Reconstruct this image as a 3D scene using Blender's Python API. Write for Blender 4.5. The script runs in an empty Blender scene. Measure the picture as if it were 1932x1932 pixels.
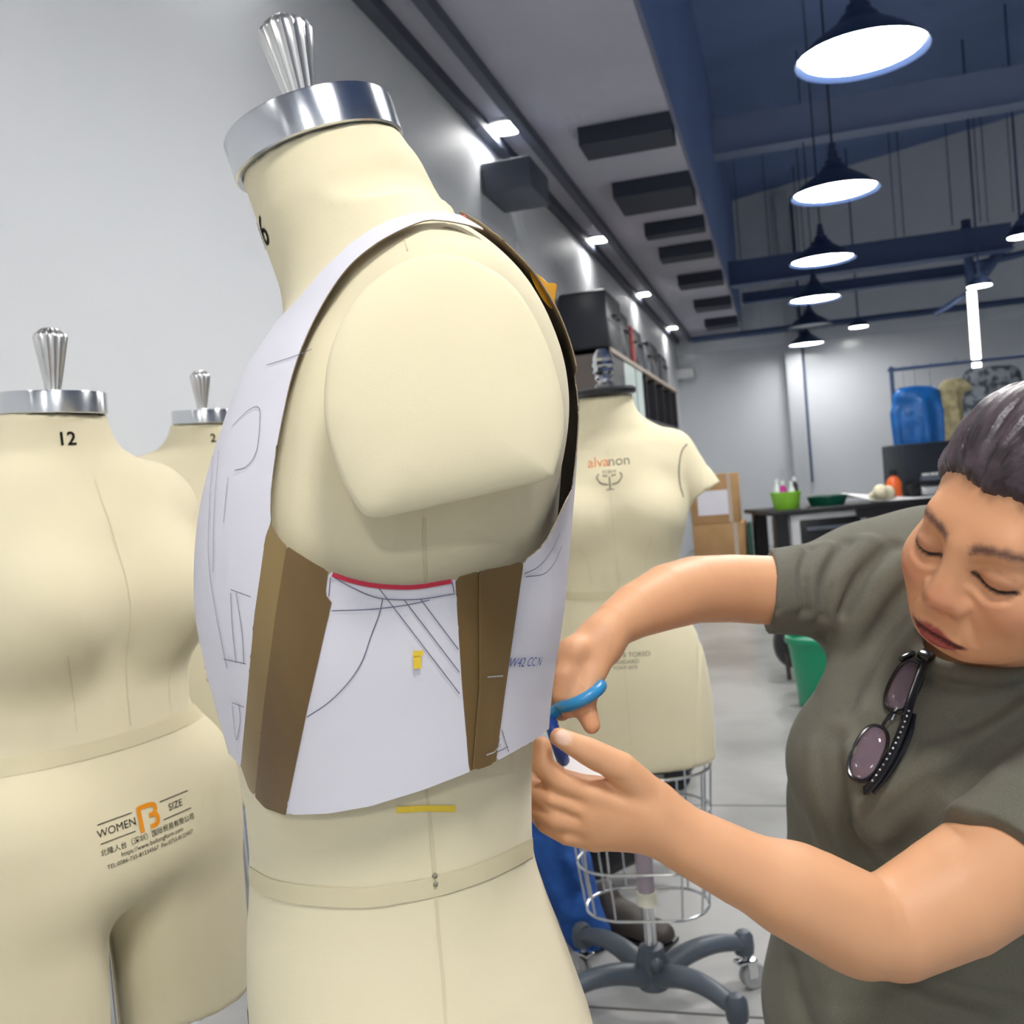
import bpy, bmesh, math, random
import numpy as np
from mathutils import Vector, Matrix
from mathutils.bvhtree import BVHTree

SC = bpy.context.scene
COL = SC.collection
random.seed(7)
PI = math.pi

# ------------------------------------------------------------------ camera model (1932 x 1932 px)
FPX, ROLL = 1850.0, 0.085
_a = np.array([514 / FPX, 98 / FPX, 1.0]); _a /= np.linalg.norm(_a)
_z = np.array([-math.sin(ROLL), math.cos(ROLL), 0.0]); _z[2] = -(_z @ _a) / _a[2]; _z /= np.linalg.norm(_z)
_x = np.cross(_z, _a)
if _x[0] < 0: _x = -_x
W = np.array([_x, _a, _z])                 # world = W @ (right, up, forward)
CAM = np.array([0.0, 0.0, 1.2])

def ray(px, py): return W @ np.array([(px - 966) / FPX, -(py - 966) / FPX, 1.0])
def P(px, py, d): return CAM + ray(px, py) * d
def PX(px, py, X): v = ray(px, py); return CAM + v * ((X - CAM[0]) / v[0])
def PY(px, py, Y): v = ray(px, py); return CAM + v * (Y / v[1])
def PZ(px, py, Z): v = ray(px, py); return CAM + v * ((Z - CAM[2]) / v[2])
def project(Q):
    q = (np.asarray(Q, float) - CAM) @ W
    return np.stack([966 + FPX * q[..., 0] / q[..., 2], 966 - FPX * q[..., 1] / q[..., 2]], -1)

cd = bpy.data.cameras.new('camera'); cam = bpy.data.objects.new('camera', cd); COL.objects.link(cam)
R_, U_, F_ = W[:, 0], W[:, 1], W[:, 2]
m4 = Matrix.Identity(4)
for i in range(3):
    m4[i][0], m4[i][1], m4[i][2], m4[i][3] = R_[i], U_[i], -F_[i], CAM[i]
cam.matrix_world = m4
cd.sensor_width = 36; cd.lens = FPX / 1932 * 36; cd.clip_start = 0.05; cd.clip_end = 100
cd.dof.use_dof = True; cd.dof.focus_distance = 0.66; cd.dof.aperture_fstop = 14.0
SC.camera = cam
SC.view_settings.view_transform = 'Standard'
SC.view_settings.look = 'None'; SC.view_settings.gamma = 1.0
SC.cycles.use_denoising = True
SC.cycles.max_bounces = 6; SC.cycles.diffuse_bounces = 3; SC.cycles.glossy_bounces = 3; SC.cycles.transmission_bounces = 3; SC.cycles.transparent_max_bounces = 4
SC.cycles.caustics_reflective = False; SC.cycles.caustics_refractive = False
SC.cycles.sample_clamp_indirect = 6.0
SC.cycles.use_adaptive_sampling = True; SC.cycles.adaptive_threshold = .08; SC.cycles.adaptive_min_samples = 12

# ------------------------------------------------------------------ materials
def lin(c):
    if isinstance(c, str):
        c = [int(c[i:i + 2], 16) / 255 for i in (1, 3, 5)]
        c = [v / 12.92 if v <= .04045 else ((v + .055) / 1.055) ** 2.4 for v in c]
    return (c[0], c[1], c[2], 1.0)

def mat(name, color, rough=.6, metal=0., noise=None, bump=None, spec=None, emit=None, trans=0., sss=None,
        aniso=None, coat=0., sheen=0., attr=False, alpha=None):
    m = bpy.data.materials.new(name); m.use_nodes = True
    nt = m.node_tree; b = nt.nodes['Principled BSDF']
    b.inputs['Base Color'].default_value = lin(color)
    b.inputs['Roughness'].default_value = rough; b.inputs['Metallic'].default_value = metal
    if spec is not None: b.inputs['Specular IOR Level'].default_value = spec
    if trans: b.inputs['Transmission Weight'].default_value = trans
    if coat: b.inputs['Coat Weight'].default_value = coat; b.inputs['Coat Roughness'].default_value = .08
    if sheen: b.inputs['Sheen Weight'].default_value = sheen
    if alpha is not None: b.inputs['Alpha'].default_value = alpha
    if emit:
        b.inputs['Emission Color'].default_value = lin(emit[0]); b.inputs['Emission Strength'].default_value = emit[1]
    if sss:
        b.inputs['Subsurface Weight'].default_value = sss[0]; b.inputs['Subsurface Radius'].default_value = (1, .35, .2)
        b.inputs['Subsurface Scale'].default_value = sss[1]
    tc = nt.nodes.new('ShaderNodeTexCoord')
    if attr:                                   # pigment stored per vertex
        at = nt.nodes.new('ShaderNodeAttribute'); at.attribute_name = 'pigment'
        nt.links.new(at.outputs['Color'], b.inputs['Base Color'])
    if noise:                                   # (scale, colour2, detail, [stretch xyz], lo, hi)
        n = nt.nodes.new('ShaderNodeTexNoise'); n.inputs['Scale'].default_value = noise[0]
        n.inputs['Detail'].default_value = noise[2] if len(noise) > 2 else 4
        mp = nt.nodes.new('ShaderNodeMapping')
        if len(noise) > 3 and noise[3]: mp.inputs['Scale'].default_value = noise[3]
        rp = nt.nodes.new('ShaderNodeValToRGB')
        lo, hi = (noise[4], noise[5]) if len(noise) > 5 else (.35, .65)
        rp.color_ramp.elements[0].position = lo; rp.color_ramp.elements[1].position = hi
        rp.color_ramp.elements[0].color = lin(color); rp.color_ramp.elements[1].color = lin(noise[1])
        nt.links.new(tc.outputs['Object'], mp.inputs[0]); nt.links.new(mp.outputs[0], n.inputs['Vector'])
        nt.links.new(n.outputs['Fac'], rp.inputs[0]); nt.links.new(rp.outputs[0], b.inputs['Base Color'])
    if bump:                                    # (scale, strength, distance, [stretch])
        n2 = nt.nodes.new('ShaderNodeTexNoise'); n2.inputs['Scale'].default_value = bump[0]; n2.inputs['Detail'].default_value = 3
        mp2 = nt.nodes.new('ShaderNodeMapping')
        if len(bump) > 3: mp2.inputs['Scale'].default_value = bump[3]
        bp = nt.nodes.new('ShaderNodeBump'); bp.inputs['Strength'].default_value = bump[1]; bp.inputs['Distance'].default_value = bump[2]
        nt.links.new(tc.outputs['Object'], mp2.inputs[0]); nt.links.new(mp2.outputs[0], n2.inputs['Vector'])
        nt.links.new(n2.outputs['Fac'], bp.inputs['Height']); nt.links.new(bp.outputs[0], b.inputs['Normal'])
    if aniso:
        b.inputs['Anisotropic'].default_value = aniso; b.inputs['Anisotropic Rotation'].default_value = .25
        tg = nt.nodes.new('ShaderNodeTangent'); tg.direction_type = 'RADIAL'; tg.axis = 'Z'
        nt.links.new(tg.outputs[0], b.inputs['Tangent'])
    return m

def mix_emit(name, color, strength):
    m = bpy.data.materials.new(name); m.use_nodes = True
    nt = m.node_tree; nt.nodes.clear()
    o = nt.nodes.new('ShaderNodeOutputMaterial'); e = nt.nodes.new('ShaderNodeEmission')
    e.inputs[0].default_value = lin(color); e.inputs[1].default_value = strength
    nt.links.new(e.outputs[0], o.inputs[0]); return m

M = {}
M['linen'] = mat('linen', '#e5dab9', .88, noise=(9, '#e3d8b6', 3), bump=(900, .12, .0006), spec=.25, sheen=.15)
M['linen_tape'] = mat('linen_tape', '#dacfac', .9, bump=(700, .2, .0006), spec=.2)
M['seam'] = mat('seam', '#d8ccaa', .9)
M['brushed'] = mat('brushed_aluminium', '#d3d5d8', .24, 1.0, aniso=.85, bump=(60, .06, .0006, (1, 1, 14)))
M['steel'] = mat('satin_steel', '#dddbd8', .3, 1.0)
M['chrome'] = mat('chrome', '#dcdcde', .08, 1.0)
M['wire'] = mat('wire', '#c4c6c8', .25, 1.0)
M['black'] = mat('black_plastic', '#17181b', .35)
M['ink'] = mat('ink', '#1c1a17', .8, spec=.1)
M['ink_grey'] = mat('ink_grey', '#8d8777', .8, spec=.1)
M['orange_ink'] = mat('orange_ink', '#ee951f', .7, spec=.2)
M['orange_pale'] = mat('orange_pale', '#e9935f', .7, spec=.2)
M['paper'] = mat('paper', '#e2dfe6', .75, spec=.3, noise=(6, '#dddbe4', 2))
M['kraft'] = mat('kraft_tape', '#7a6036', .34, noise=(14, '#644d2a', 5, (1, 1, .25)), bump=(40, .15, .002, (1, 1, .3)), spec=.5)
M['kraft_light'] = mat('kraft_tape_fold', '#937a4b', .3, noise=(14, '#836c42', 5, (1, 1, .25)), spec=.5)
M['board'] = mat('board_inner', '#8d7c66', .7)
M['pencil'] = mat('pencil_line', '#75748a', .9, spec=.1)
M['red_pen'] = mat('red_pen', '#c3273f', .6)
M['blue_pen'] = mat('blue_pen', '#5f6cab', .8)
M['yellow'] = mat('yellow_tape', '#f1cf3d', .6)
M['gold'] = mat('gold_tape', '#d69a2d', .5)
M['pin_blue'] = mat('pin_blue', '#1d2440', .25)
M['pin_pink'] = mat('pin_pink', '#c01f92', .25)
M['pin_red'] = mat('pin_red', '#e0385f', .25)

# ------------------------------------------------------------------ mesh helpers
def link_mesh(name, me, m, parent=None, smooth=True, loc=None):
    o = bpy.data.objects.new(name, me); COL.objects.link(o)
    for mm in (m if isinstance(m, (list, tuple)) else [m]): me.materials.append(mm)
    if smooth and len(me.polygons): me.polygons.foreach_set('use_smooth', [True] * len(me.polygons))
    if parent is not None: o.parent = parent
    if loc is not None: o.location = loc
    return o

def obj(name, vs, fs, m, parent=None, smooth=True):
    me = bpy.data.meshes.new(name)
    me.from_pydata([tuple(map(float, v)) for v in vs], [], [tuple(int(i) for i in f) for f in fs]); me.update()
    return link_mesh(name, me, m, parent, smooth)

def tag(o, label=None, cat=None, group=None, kind=None):
    if label: o['label'] = label
    if cat: o['category'] = cat
    if group: o['group'] = group
    if kind: o['kind'] = kind
    return o

def thing(name, label, cat, loc=(0, 0, 0), rz=0., group=None):
    o = bpy.data.objects.new(name, None); COL.objects.link(o); o.empty_display_size = .05
    o.location = tuple(float(v) for v in loc); o.rotation_euler = (0, 0, rz)
    return tag(o, label, cat, group)

def world_mat(o):
    m = Matrix.LocRotScale(o.location, o.rotation_euler, o.scale)
    return world_mat(o.parent) @ m if o.parent else m

def frame_of(t):
    a = t / np.linalg.norm(t)
    h = np.array([0, 0, 1.]) if abs(a[2]) < .9 else np.array([1., 0, 0])
    u = np.cross(h, a); u /= np.linalg.norm(u)
    return u, np.cross(a, u)

class MB:
    """collects solids, then links them as ONE mesh"""
    def __init__(s): s.v = []; s.f = []; s.mi = []
    def add(s, vs, fs, mi=0):
        b = len(s.v); s.v += [tuple(map(float, v)) for v in vs]; s.f += [tuple(int(i) + b for i in f) for f in fs]; s.mi += [mi] * len(fs); return s
    def box(s, c, d, R=None, bev=0., mi=0):
        bm = bmesh.new(); bmesh.ops.create_cube(bm, size=1.)
        for v in bm.verts: v.co = Vector((v.co.x * d[0], v.co.y * d[1], v.co.z * d[2]))
        if bev: bmesh.ops.bevel(bm, geom=list(bm.edges), offset=bev, segments=2, profile=.5, affect='EDGES')
        bm.verts.index_update()
        vs = np.array([v.co[:] for v in bm.verts]); fs = [[v.index for v in f.verts] for f in bm.faces]; bm.free()
        if R is not None: vs = vs @ np.asarray(R).T
        return s.add(vs + np.asarray(c, float), fs, mi)
    def box2(s, lo, hi, bev=0., mi=0):
        lo = np.asarray(lo, float); hi = np.asarray(hi, float); return s.box((lo + hi) / 2, np.abs(hi - lo), None, bev, mi)
    def tube(s, pts, r, n=10, closed=False, caps=True, flat=None, mi=0):
        pts = np.asarray(pts, float); N = len(pts); rs = np.full(N, r) if np.isscalar(r) else np.asarray(r, float)
        vs, fs = [], []; u = None
        for i in range(N):
            t = pts[(i + 1) % N] - pts[i - 1] if closed else pts[min(i + 1, N - 1)] - pts[max(i - 1, 0)]
            t /= np.linalg.norm(t) + 1e-12
            if u is None: u, w = frame_of(t)
            else:
                u = u - t * (u @ t); u /= np.linalg.norm(u) + 1e-12; w = np.cross(t, u)
            uu, ww = u, w
            fu = fw = 1.
            if flat is not None:
                nn = np.asarray(flat[0], float); nn = nn - t * (nn @ t); nn /= np.linalg.norm(nn) + 1e-12
                uu, ww = nn, np.cross(t, nn); fu = flat[1]
            for k in range(n):
                a = 2 * PI * k / n; vs.append(pts[i] + rs[i] * (fu * math.cos(a) * uu + fw * math.sin(a) * ww))
        M_ = N if closed else N - 1
        for i in range(M_):
            for k in range(n):
                a, b = i * n + k, i * n + (k + 1) % n; c, d = ((i + 1) % N) * n + (k + 1) % n, ((i + 1) % N) * n + k
                fs.append((a, b, c, d))
        if caps and not closed:
            fs.append(tuple(range(n))[::-1]); fs.append(tuple((N - 1) * n + k for k in range(n)))
        return s.add(vs, fs, mi)
    def lathe(s, prof, c=(0, 0, 0), n=32, R=None, mod=None, mi=0):
        """prof: (r, z) list; mod(k_angle, i) multiplies the radius"""
        vs, fs = [], []
        for i, (r, z) in enumerate(prof):
            for k in range(n):
                a = 2 * PI * k / n; rr = r * (mod(a, i) if mod else 1.)
                vs.append((rr * math.cos(a), rr * math.sin(a), z))
        for i in range(len(prof) - 1):
            for k in range(n):
                fs.append((i * n + k, i * n + (k + 1) % n, (i + 1) * n + (k + 1) % n, (i + 1) * n + k))
        if prof[0][0] > 1e-6: fs.append(tuple(range(n))[::-1])
        if prof[-1][0] > 1e-6: fs.append(tuple((len(prof) - 1) * n + k for k in range(n)))
        vs = np.array(vs)
        if R is not None: vs = vs @ np.asarray(R).T
        return s.add(vs + np.asarray(c, float), fs, mi)
    def ball(s, c, r, n=14, sc=(1, 1, 1), mi=0):
        pr = [(max(1e-7, math.sin(PI * i / n)) * r, -math.cos(PI * i / n) * r) for i in range(n + 1)]
        b = MB().lathe(pr, n=n * 2); vs = np.array(b.v) * np.array(sc)
        return s.add(vs + np.asarray(c, float), b.f, mi)
    def build(s, name, m, parent=None, smooth=True, auto=True):
        o = obj(name, s.v, s.f, m, parent, smooth)
        if any(s.mi): o.data.polygons.foreach_set('material_index', s.mi)
        bm = bmesh.new(); bm.from_mesh(o.data); bmesh.ops.remove_doubles(bm, verts=bm.verts, dist=1e-6)
        bmesh.ops.recalc_face_normals(bm, faces=bm.faces)
        if smooth and auto:
            for e in bm.edges:
                if len(e.link_faces) == 2 and e.calc_face_angle(0) > .6: e.smooth = False
        bm.to_mesh(o.data); bm.free()
        return o

def crv(pts, n=8, closed=False):
    """Catmull-Rom through pts"""
    p = np.asarray(pts, float); N = len(p); out = []
    rng = range(N) if closed else range(N - 1)
    for i in rng:
        p0 = p[(i - 1) % N] if closed or i > 0 else 2 * p[0] - p[1]
        p1, p2 = p[i], p[(i + 1) % N]
        p3 = p[(i + 2) % N] if closed or i + 2 < N else 2 * p[-1] - p[-2]
        for k in range(n):
            t = k / n
            out.append(.5 * ((2 * p1) + (p2 - p0) * t + (2 * p0 - 5 * p1 + 4 * p2 - p3) * t * t + (3 * p1 - p0 - 3 * p2 + p3) * t ** 3))
    if not closed: out.append(p[-1])
    return np.array(out)

# ------------------------------------------------------------------ implicit surfaces
def smin(a, b, k):
    if k <= 0: return np.minimum(a, b)
    h = np.maximum(k - np.abs(a - b), 0) / k
    return np.minimum(a, b) - h * h * k * .25
def ell(c, r, R=None):
    c = np.asarray(c, float); r = np.asarray(r, float)
    def f(Q):
        q = Q - c
        if R is not None: q = q @ R
        k0 = np.linalg.norm(q / r, axis=1); k1 = np.linalg.norm(q / (r * r), axis=1) + 1e-9
        return np.where(k0 < 1e-6, -r.min(), k0 * (k0 - 1) / k1)
    return f
def cap(a, b, ra, rb=None, n=None, s=1.):
    a = np.asarray(a, float); b = np.asarray(b, float); rb = ra if rb is None else rb
    ab = b - a; L = ab @ ab + 1e-12
    if n is not None: n = np.asarray(n, float) / np.linalg.norm(n)
    def f(Q):
        q = Q - a; h = np.clip((q @ ab) / L, 0, 1); d = q - h[:, None] * ab
        if n is not None: d = d + (d @ n)[:, None] * n * (1 / s - 1)
        return np.linalg.norm(d, axis=1) - (ra + (rb - ra) * h)
    return f
def chain(pts, rs, n=None, s=1.):
    fs = [cap(pts[i], pts[i + 1], rs[i], rs[i + 1], n, s) for i in range(len(pts) - 1)]
    def f(Q):
        d = fs[0](Q)
        for g in fs[1:]: d = np.minimum(d, g(Q))
        return d
    return f
def plane(p, n):
    p = np.asarray(p, float); n = np.asarray(n, float) / np.linalg.norm(n)
    return lambda Q: (Q - p) @ n

class SDF:
    def __init__(s): s.ops = []
    def u(s, f, k=.01): s.ops.append(('u', f, k)); return s
    def s(s, f, k=.004): s.ops.append(('s', f, k)); return s          # carve
    def i(s, f, k=.002): s.ops.append(('i', f, k)); return s          # keep where f < 0
    def g(s, f, amp, w): s.ops.append(('g', f, (amp, w))); return s   # push the surface out by amp near f = 0
    def __call__(s, Q, ops=None):
        d = np.full(len(Q), 9.0)
        for t, f, k in (s.ops if ops is None else ops):
            v = f(Q)
            if t == 'u': d = smin(d, v, k)
            elif t == 's': d = -smin(-d, v, k)
            elif t == 'i': d = -smin(-d, -v, k)
            else: d = d - k[0] * np.exp(-(v / k[1]) ** 2)
        return d
    def near(s, c, h):
        c = c[None]; vals = [(t, f, k, float(f(c)[0])) for t, f, k in s.ops]
        us = [v for t, f, k, v in vals if t == 'u']; mn = min(us) if us else 0
        out = []
        for t, f, k, v in vals:
            if t == 'u' and v > mn + 2.6 * h + k: continue
            if t == 's' and v > 2 * h + k: continue
            if t == 'g' and abs(v) > 3 * k[1] + 1.5 * h: continue
            out.append((t, f, k))
        return out, mn
    def hit(s, px, py, d0=.3, d1=2.5):
        v = ray(px, py); L = np.linalg.norm(v); t = d0
        for _ in range(160):
            q = CAM + v * t; e = float(s(q[None])[0])
            if e < 2e-4: break
            t += max(e, 2e-4) / L * .7
            if t > d1: return None
        return CAM + v * t

def sdf_mesh(sdf, lo, hi, h, B=20):
    lo = np.asarray(lo, float); hi = np.asarray(hi, float)
    nb = np.ceil((hi - lo) / h / B).astype(int); dims = nb * B + 2
    g1 = np.arange(-1, B + 1); I, J, K = np.meshgrid(g1, g1, g1, indexing='ij'); ofs = np.stack([I, J, K], -1).reshape(-1, 3)
    S = B + 2; hd = h * (B + 1) * .87
    ids_all, pos_all, quads = [], [], []
    cid = lambda i, j, k: ((i + 1) * (dims[1] + 2) + (j + 1)) * (dims[2] + 2) + (k + 1)
    for bi in range(nb[0]):
        for bj in range(nb[1]):
            for bk in range(nb[2]):
                b0 = np.array([bi, bj, bk]) * B; c = lo + (b0 + B / 2) * h
                ops, _ = sdf.near(c, hd)
                if not any(o[0] == 'u' for o in ops): continue
                if abs(float(sdf(c[None], ops)[0])) > hd * 2.2: continue
                F = sdf(lo + (b0 + ofs) * h, ops).reshape(S, S, S).astype(np.float64)
                neg = F < 0
                if neg.all() or not neg.any(): continue
                n = S - 1
                cs = sum(neg[a:a + n, b:b + n, e:e + n].astype(np.int8) for a in (0, 1) for b in (0, 1) for e in (0, 1))
                ci, cj, ck = np.nonzero((cs > 0) & (cs < 8))
                acc = np.zeros((len(ci), 3)); cnt = np.zeros(len(ci))
                for ax in range(3):
                    for o1 in (0, 1):
                        for o2 in (0, 1):
                            st = [0, 0, 0]; others = [x for x in range(3) if x != ax]
                            st[others[0]] = o1; st[others[1]] = o2
                            en = list(st); en[ax] = 1
                            f0 = F[ci + st[0], cj + st[1], ck + st[2]]; f1 = F[ci + en[0], cj + en[1], ck + en[2]]
                            msk = (f0 < 0) != (f1 < 0); t = np.where(msk, f0 / (f0 - f1 + 1e-30), 0)
                            p = np.zeros((len(ci), 3)); p[:] = st; p[:, ax] += t
                            acc += p * msk[:, None]; cnt += msk
                pos = lo + (b0 - 1 + np.stack([ci, cj, ck], -1) + acc / cnt[:, None]) * h
                ids_all.append(cid(ci + b0[0] - 1, cj + b0[1] - 1, ck + b0[2] - 1)); pos_all.append(pos)
                for ax in range(3):
                    o1, o2 = [(1, 2), (2, 0), (0, 1)][ax]
                    sl0 = [slice(1, S - 1)] * 3; sl1 = list(sl0); sl1[ax] = slice(2, S)
                    A_, B_ = neg[tuple(sl0)], neg[tuple(sl1)]
                    ei = np.stack(np.nonzero(A_ != B_), -1)
                    if not len(ei): continue
                    fl = A_[ei[:, 0], ei[:, 1], ei[:, 2]]
                    e = ei + b0
                    def cc(d1, d2):
                        x = e.copy(); x[:, o1] -= d1; x[:, o2] -= d2; return cid(x[:, 0], x[:, 1], x[:, 2])
                    q = np.stack([cc(1, 1), cc(0, 1), cc(0, 0), cc(1, 0)], -1)
                    q[~fl] = q[~fl][:, ::-1]; quads.append(q)
    ids = np.concatenate(ids_all); pos = np.concatenate(pos_all); uq, first = np.unique(ids, return_index=True)
    V = pos[first]; Q = np.concatenate(quads); Qi = np.searchsorted(uq, Q); Qi = np.clip(Qi, 0, len(uq) - 1)
    ok = (uq[Qi] == Q).all(1); Qi = Qi[ok]
    # one step of relaxation along the gradient keeps the surface crisp
    for _ in range(2):
        d = sdf(V); e = h * .2
        G = np.stack([sdf(V + np.eye(3)[i] * e) - d for i in range(3)], -1) / e
        V = V - np.clip(d / (np.sum(G * G, 1) + 1e-6), -h * .5, h * .5)[:, None] * G
    return V, Qi

def fast_mesh(name, V, Q, m, parent=None):
    me = bpy.data.meshes.new(name)
    me.vertices.add(len(V)); me.vertices.foreach_set('co', np.asarray(V, np.float32).ravel())
    n = Q.shape[1]
    me.loops.add(len(Q) * n); me.loops.foreach_set('vertex_index', Q.astype(np.int32).ravel())
    me.polygons.add(len(Q)); me.polygons.foreach_set('loop_start', np.arange(0, len(Q) * n, n, dtype=np.int32))
    me.update(calc_edges=True); me.validate()
    return link_mesh(name, me, m, parent)

def pigment(o, cols):
    a = o.data.color_attributes.new('pigment', 'FLOAT_COLOR', 'POINT')
    c = np.ones((len(cols), 4), np.float32); c[:, :3] = cols; a.data.foreach_set('color', c.ravel())

def bvh_of(V, F): return BVHTree.FromPolygons([Vector(v) for v in V], [tuple(int(i) for i in f) for f in F])

def poly_sd(pts, Q):
    """signed distance (negative inside) of 2D points Q to polygon pts"""
    P_ = np.asarray(pts, float); d = np.full(len(Q), 1e18); s = np.ones(len(Q))
    for i in range(len(P_)):
        a, b = P_[i], P_[i - 1]; e = b - a; w = Q - a
        t = np.clip((w @ e) / (e @ e + 1e-12), 0, 1); bb = w - t[:, None] * e
        d = np.minimum(d, (bb * bb).sum(1))
        c1 = Q[:, 1] >= a[1]; c2 = Q[:, 1] < b[1]; c3 = e[0] * w[:, 1] > e[1] * w[:, 0]
        flip = (c1 & c2 & c3) | (~c1 & ~c2 & ~c3); s = np.where(flip, -s, s)
    return s * np.sqrt(d)

def clip_mesh(V, T, g):
    """keep the part of triangle mesh (V, T) with g < 0 (linear along edges)"""
    ins = g < 0; cnt = ins[T].sum(1)
    out = [tuple(t) for t in T[cnt == 3]]; V = list(map(tuple, V)); cut = {}
    Va = np.array(V)
    def c(a, b):
        k = (min(a, b), max(a, b))
        if k not in cut:
            t = g[a] / (g[a] - g[b]); V.append(tuple(Va[a] + (Va[b] - Va[a]) * t)); cut[k] = len(V) - 1
        return cut[k]
    for t in T[(cnt > 0) & (cnt < 3)]:
        poly = []
        for i in range(3):
            a, b = int(t[i]), int(t[(i + 1) % 3])
            if ins[a]: poly.append(a)
            if ins[a] != ins[b]: poly.append(c(a, b))
        for i in range(1, len(poly) - 1): out.append((poly[0], poly[i], poly[i + 1]))
    V = np.array(V); out = np.array(out, int).reshape(-1, 3)
    uq, inv = np.unique(out.ravel(), return_inverse=True)
    return V[uq], inv.reshape(-1, 3)
def tris(Q): return np.concatenate([Q[:, [0, 1, 2]], Q[:, [0, 2, 3]]])

# text as flat meshes
def text_mesh(s, size=1., align='CENTER', bold=0., shear=0.):
    cu = bpy.data.curves.new('t', 'FONT'); cu.body = s; cu.size = size; cu.align_x = align; cu.align_y = 'CENTER'
    cu.offset = bold; cu.shear = shear; cu.resolution_u = 3
    o = bpy.data.objects.new('t', cu); COL.objects.link(o)
    bpy.context.view_layer.update()
    me = o.evaluated_get(bpy.context.evaluated_depsgraph_get()).to_mesh()
    vs = np.array([v.co[:] for v in me.vertices]) if len(me.vertices) else np.zeros((0, 3))
    fs = [tuple(p.vertices) for p in me.polygons]
    bpy.data.objects.remove(o); bpy.data.curves.remove(cu)
    return vs, fs

def drape(vs, fs, origin, ex, ey, bvh, off=.0006):
    """lay a flat (x, y) drawing on a surface: origin + x ex + y ey, cast along -(ex x ey)"""
    ex = np.asarray(ex, float); ey = np.asarray(ey, float); n = np.cross(ex, ey); n /= np.linalg.norm(n)
    out = []
    for v in vs:
        q = np.asarray(origin) + v[0] * ex + v[1] * ey
        h = bvh.ray_cast(Vector(q + n * .12), Vector(-n), .4)
        out.append(np.array(h[0]) + n * off if h[0] is not None else q)
    return out, fs
# ------------------------------------------------------------------ the room
M['wall'] = mat('wall_paint', '#e9ebee', .55, noise=(1.2, '#e5e8ec', 3), spec=.35)
M['wall_gloss'] = mat('wall_gloss_paint', '#dde1e6', .2, noise=(.8, '#d9dee4', 3), spec=.5)
M['upper_wall'] = mat('upper_cladding', '#e9eef4', .7, bump=(3, .3, .02, (6, 1, .02)))
M['soffit'] = mat('soffit_paint', '#b6b6c4', .7, noise=(1.5, '#aeaebd', 3))
M['roof'] = mat('roof_paint', '#7b93c6', .65, noise=(.6, '#7088ba', 2))
M['steel_dark'] = mat('dark_steel_paint', '#44567c', .55)
M['steel_lit'] = mat('lit_steel_tone', '#8b99b8', .5)  # paler than the dark steel: the beam's lit flange put into its colour
M['joist'] = mat('joist_paint', '#2b3140', .7)
M['tray'] = mat('tray_paint', '#4f5462', .6)
M['column'] = mat('column_paint', '#c6cad0', .35)
M['concrete'] = mat('polished_concrete', '#b9b8b5', .22, noise=(1.1, '#969592', 8, None, .38, .66), bump=(9, .04, .004), spec=.5)
M['lamp'] = mix_emit('lamp_glow', (1., .985, .95), 29.0)
M['lamp_dim'] = mix_emit('lamp_glow_weak', (1., .985, .95), 15.0)
M['down'] = mix_emit('downlight_glow', (1., .985, .95), 24.0)
M['tube'] = mix_emit('tube_glow', (1., .99, .93), 3.5)
M['shade_out'] = mat('pendant_enamel', '#2b3a58', .4)
M['shade_in'] = mat('pendant_inner', '#eeeeee', .5)
M['opal_off'] = mat('opal_unlit', '#b9c2cf', .5)
M['white_trim'] = mat('white_trim', '#e8e8e8', .4)

XL, YB, YF, XR, ZC = -1.42, 14.7, -4.5, 6.2, 3.1
def struct(name, mb, m, smooth=False):
    return tag(mb.build(name, m, None, smooth), kind='structure')

struct('floor', MB().box2((XL - .15, YF, -.12), (XR, YB + .15, 0)), M['concrete'])
jm = mat('floor_joint', '#5e5d5b', .8)
for i, (px, py) in enumerate([(1300, 1912), (1420, 1520)]):
    q = PZ(px, py, 0)
    struct('trim_%d' % (i + 1), MB().box2((XL, q[1] - .004, 0), (XR, q[1] + .004, .0008)), jm)
struct('wall_left', MB().box2((XL - .15, YF, 0), (XL, YB, 5.6)), M['wall'])
struct('wall_back', MB().box2((XL, YB, 0), (XR, YB + .15, 2.86)), M['wall_gloss'])
struct('wall_back_upper', MB().box2((XL, YB, 2.861), (XR, YB + .15, 6.4)), M['upper_wall'])
struct('wall_right', MB().box2((XR, YF, 0), (XR + .15, YB, 6.4)), M['wall'])
struct('ceiling', MB().box2((XL, YF, ZC), (-.45, YB, ZC + .1)), M['soffit'])
rz = lambda x: 4.95 + .145 * (x + .77)
struct('roof', MB().add([(XL, YF, rz(XL)), (XR + .15, YF, rz(XR)), (XR + .15, YB + .15, rz(XR)), (XL, YB + .15, rz(XL)),
                         (XL, YF, rz(XL) + .1), (XR + .15, YF, rz(XR) + .1), (XR + .15, YB + .15, rz(XR) + .1), (XL, YB + .15, rz(XL) + .1)],
                        [(0, 1, 2, 3), (7, 6, 5, 4), (0, 4, 5, 1), (1, 5, 6, 2), (2, 6, 7, 3), (3, 7, 4, 0)]), M['roof'])
# fascia above the soffit edge
struct('ceiling_fascia', MB().box2((-.47, YF, ZC + .1), (-.45, YB, 4.98)), M['roof'])
k = 3
for y0, y1, x0 in [(5.34, 5.62, -.95), (6.45, 6.95, -.95), (7.62, 7.78, -.9), (8.5, 8.75, -.9), (9.85, 10.15, -.88), (11.4, 11.75, -.86), (13.0, 13.4, -.86)]:
    struct('trim_%d' % k, MB().box2((x0, y0, ZC - .1), (-.45, y1, ZC)), M['joist']); k += 1
for x0, x1 in [(-1.418, -1.36), (-1.22, -1.17)]:
    struct('trim_%d' % k, MB().box2((x0, YF, ZC - .06), (x1, YB, ZC)), M['tray']); k += 1
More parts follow.
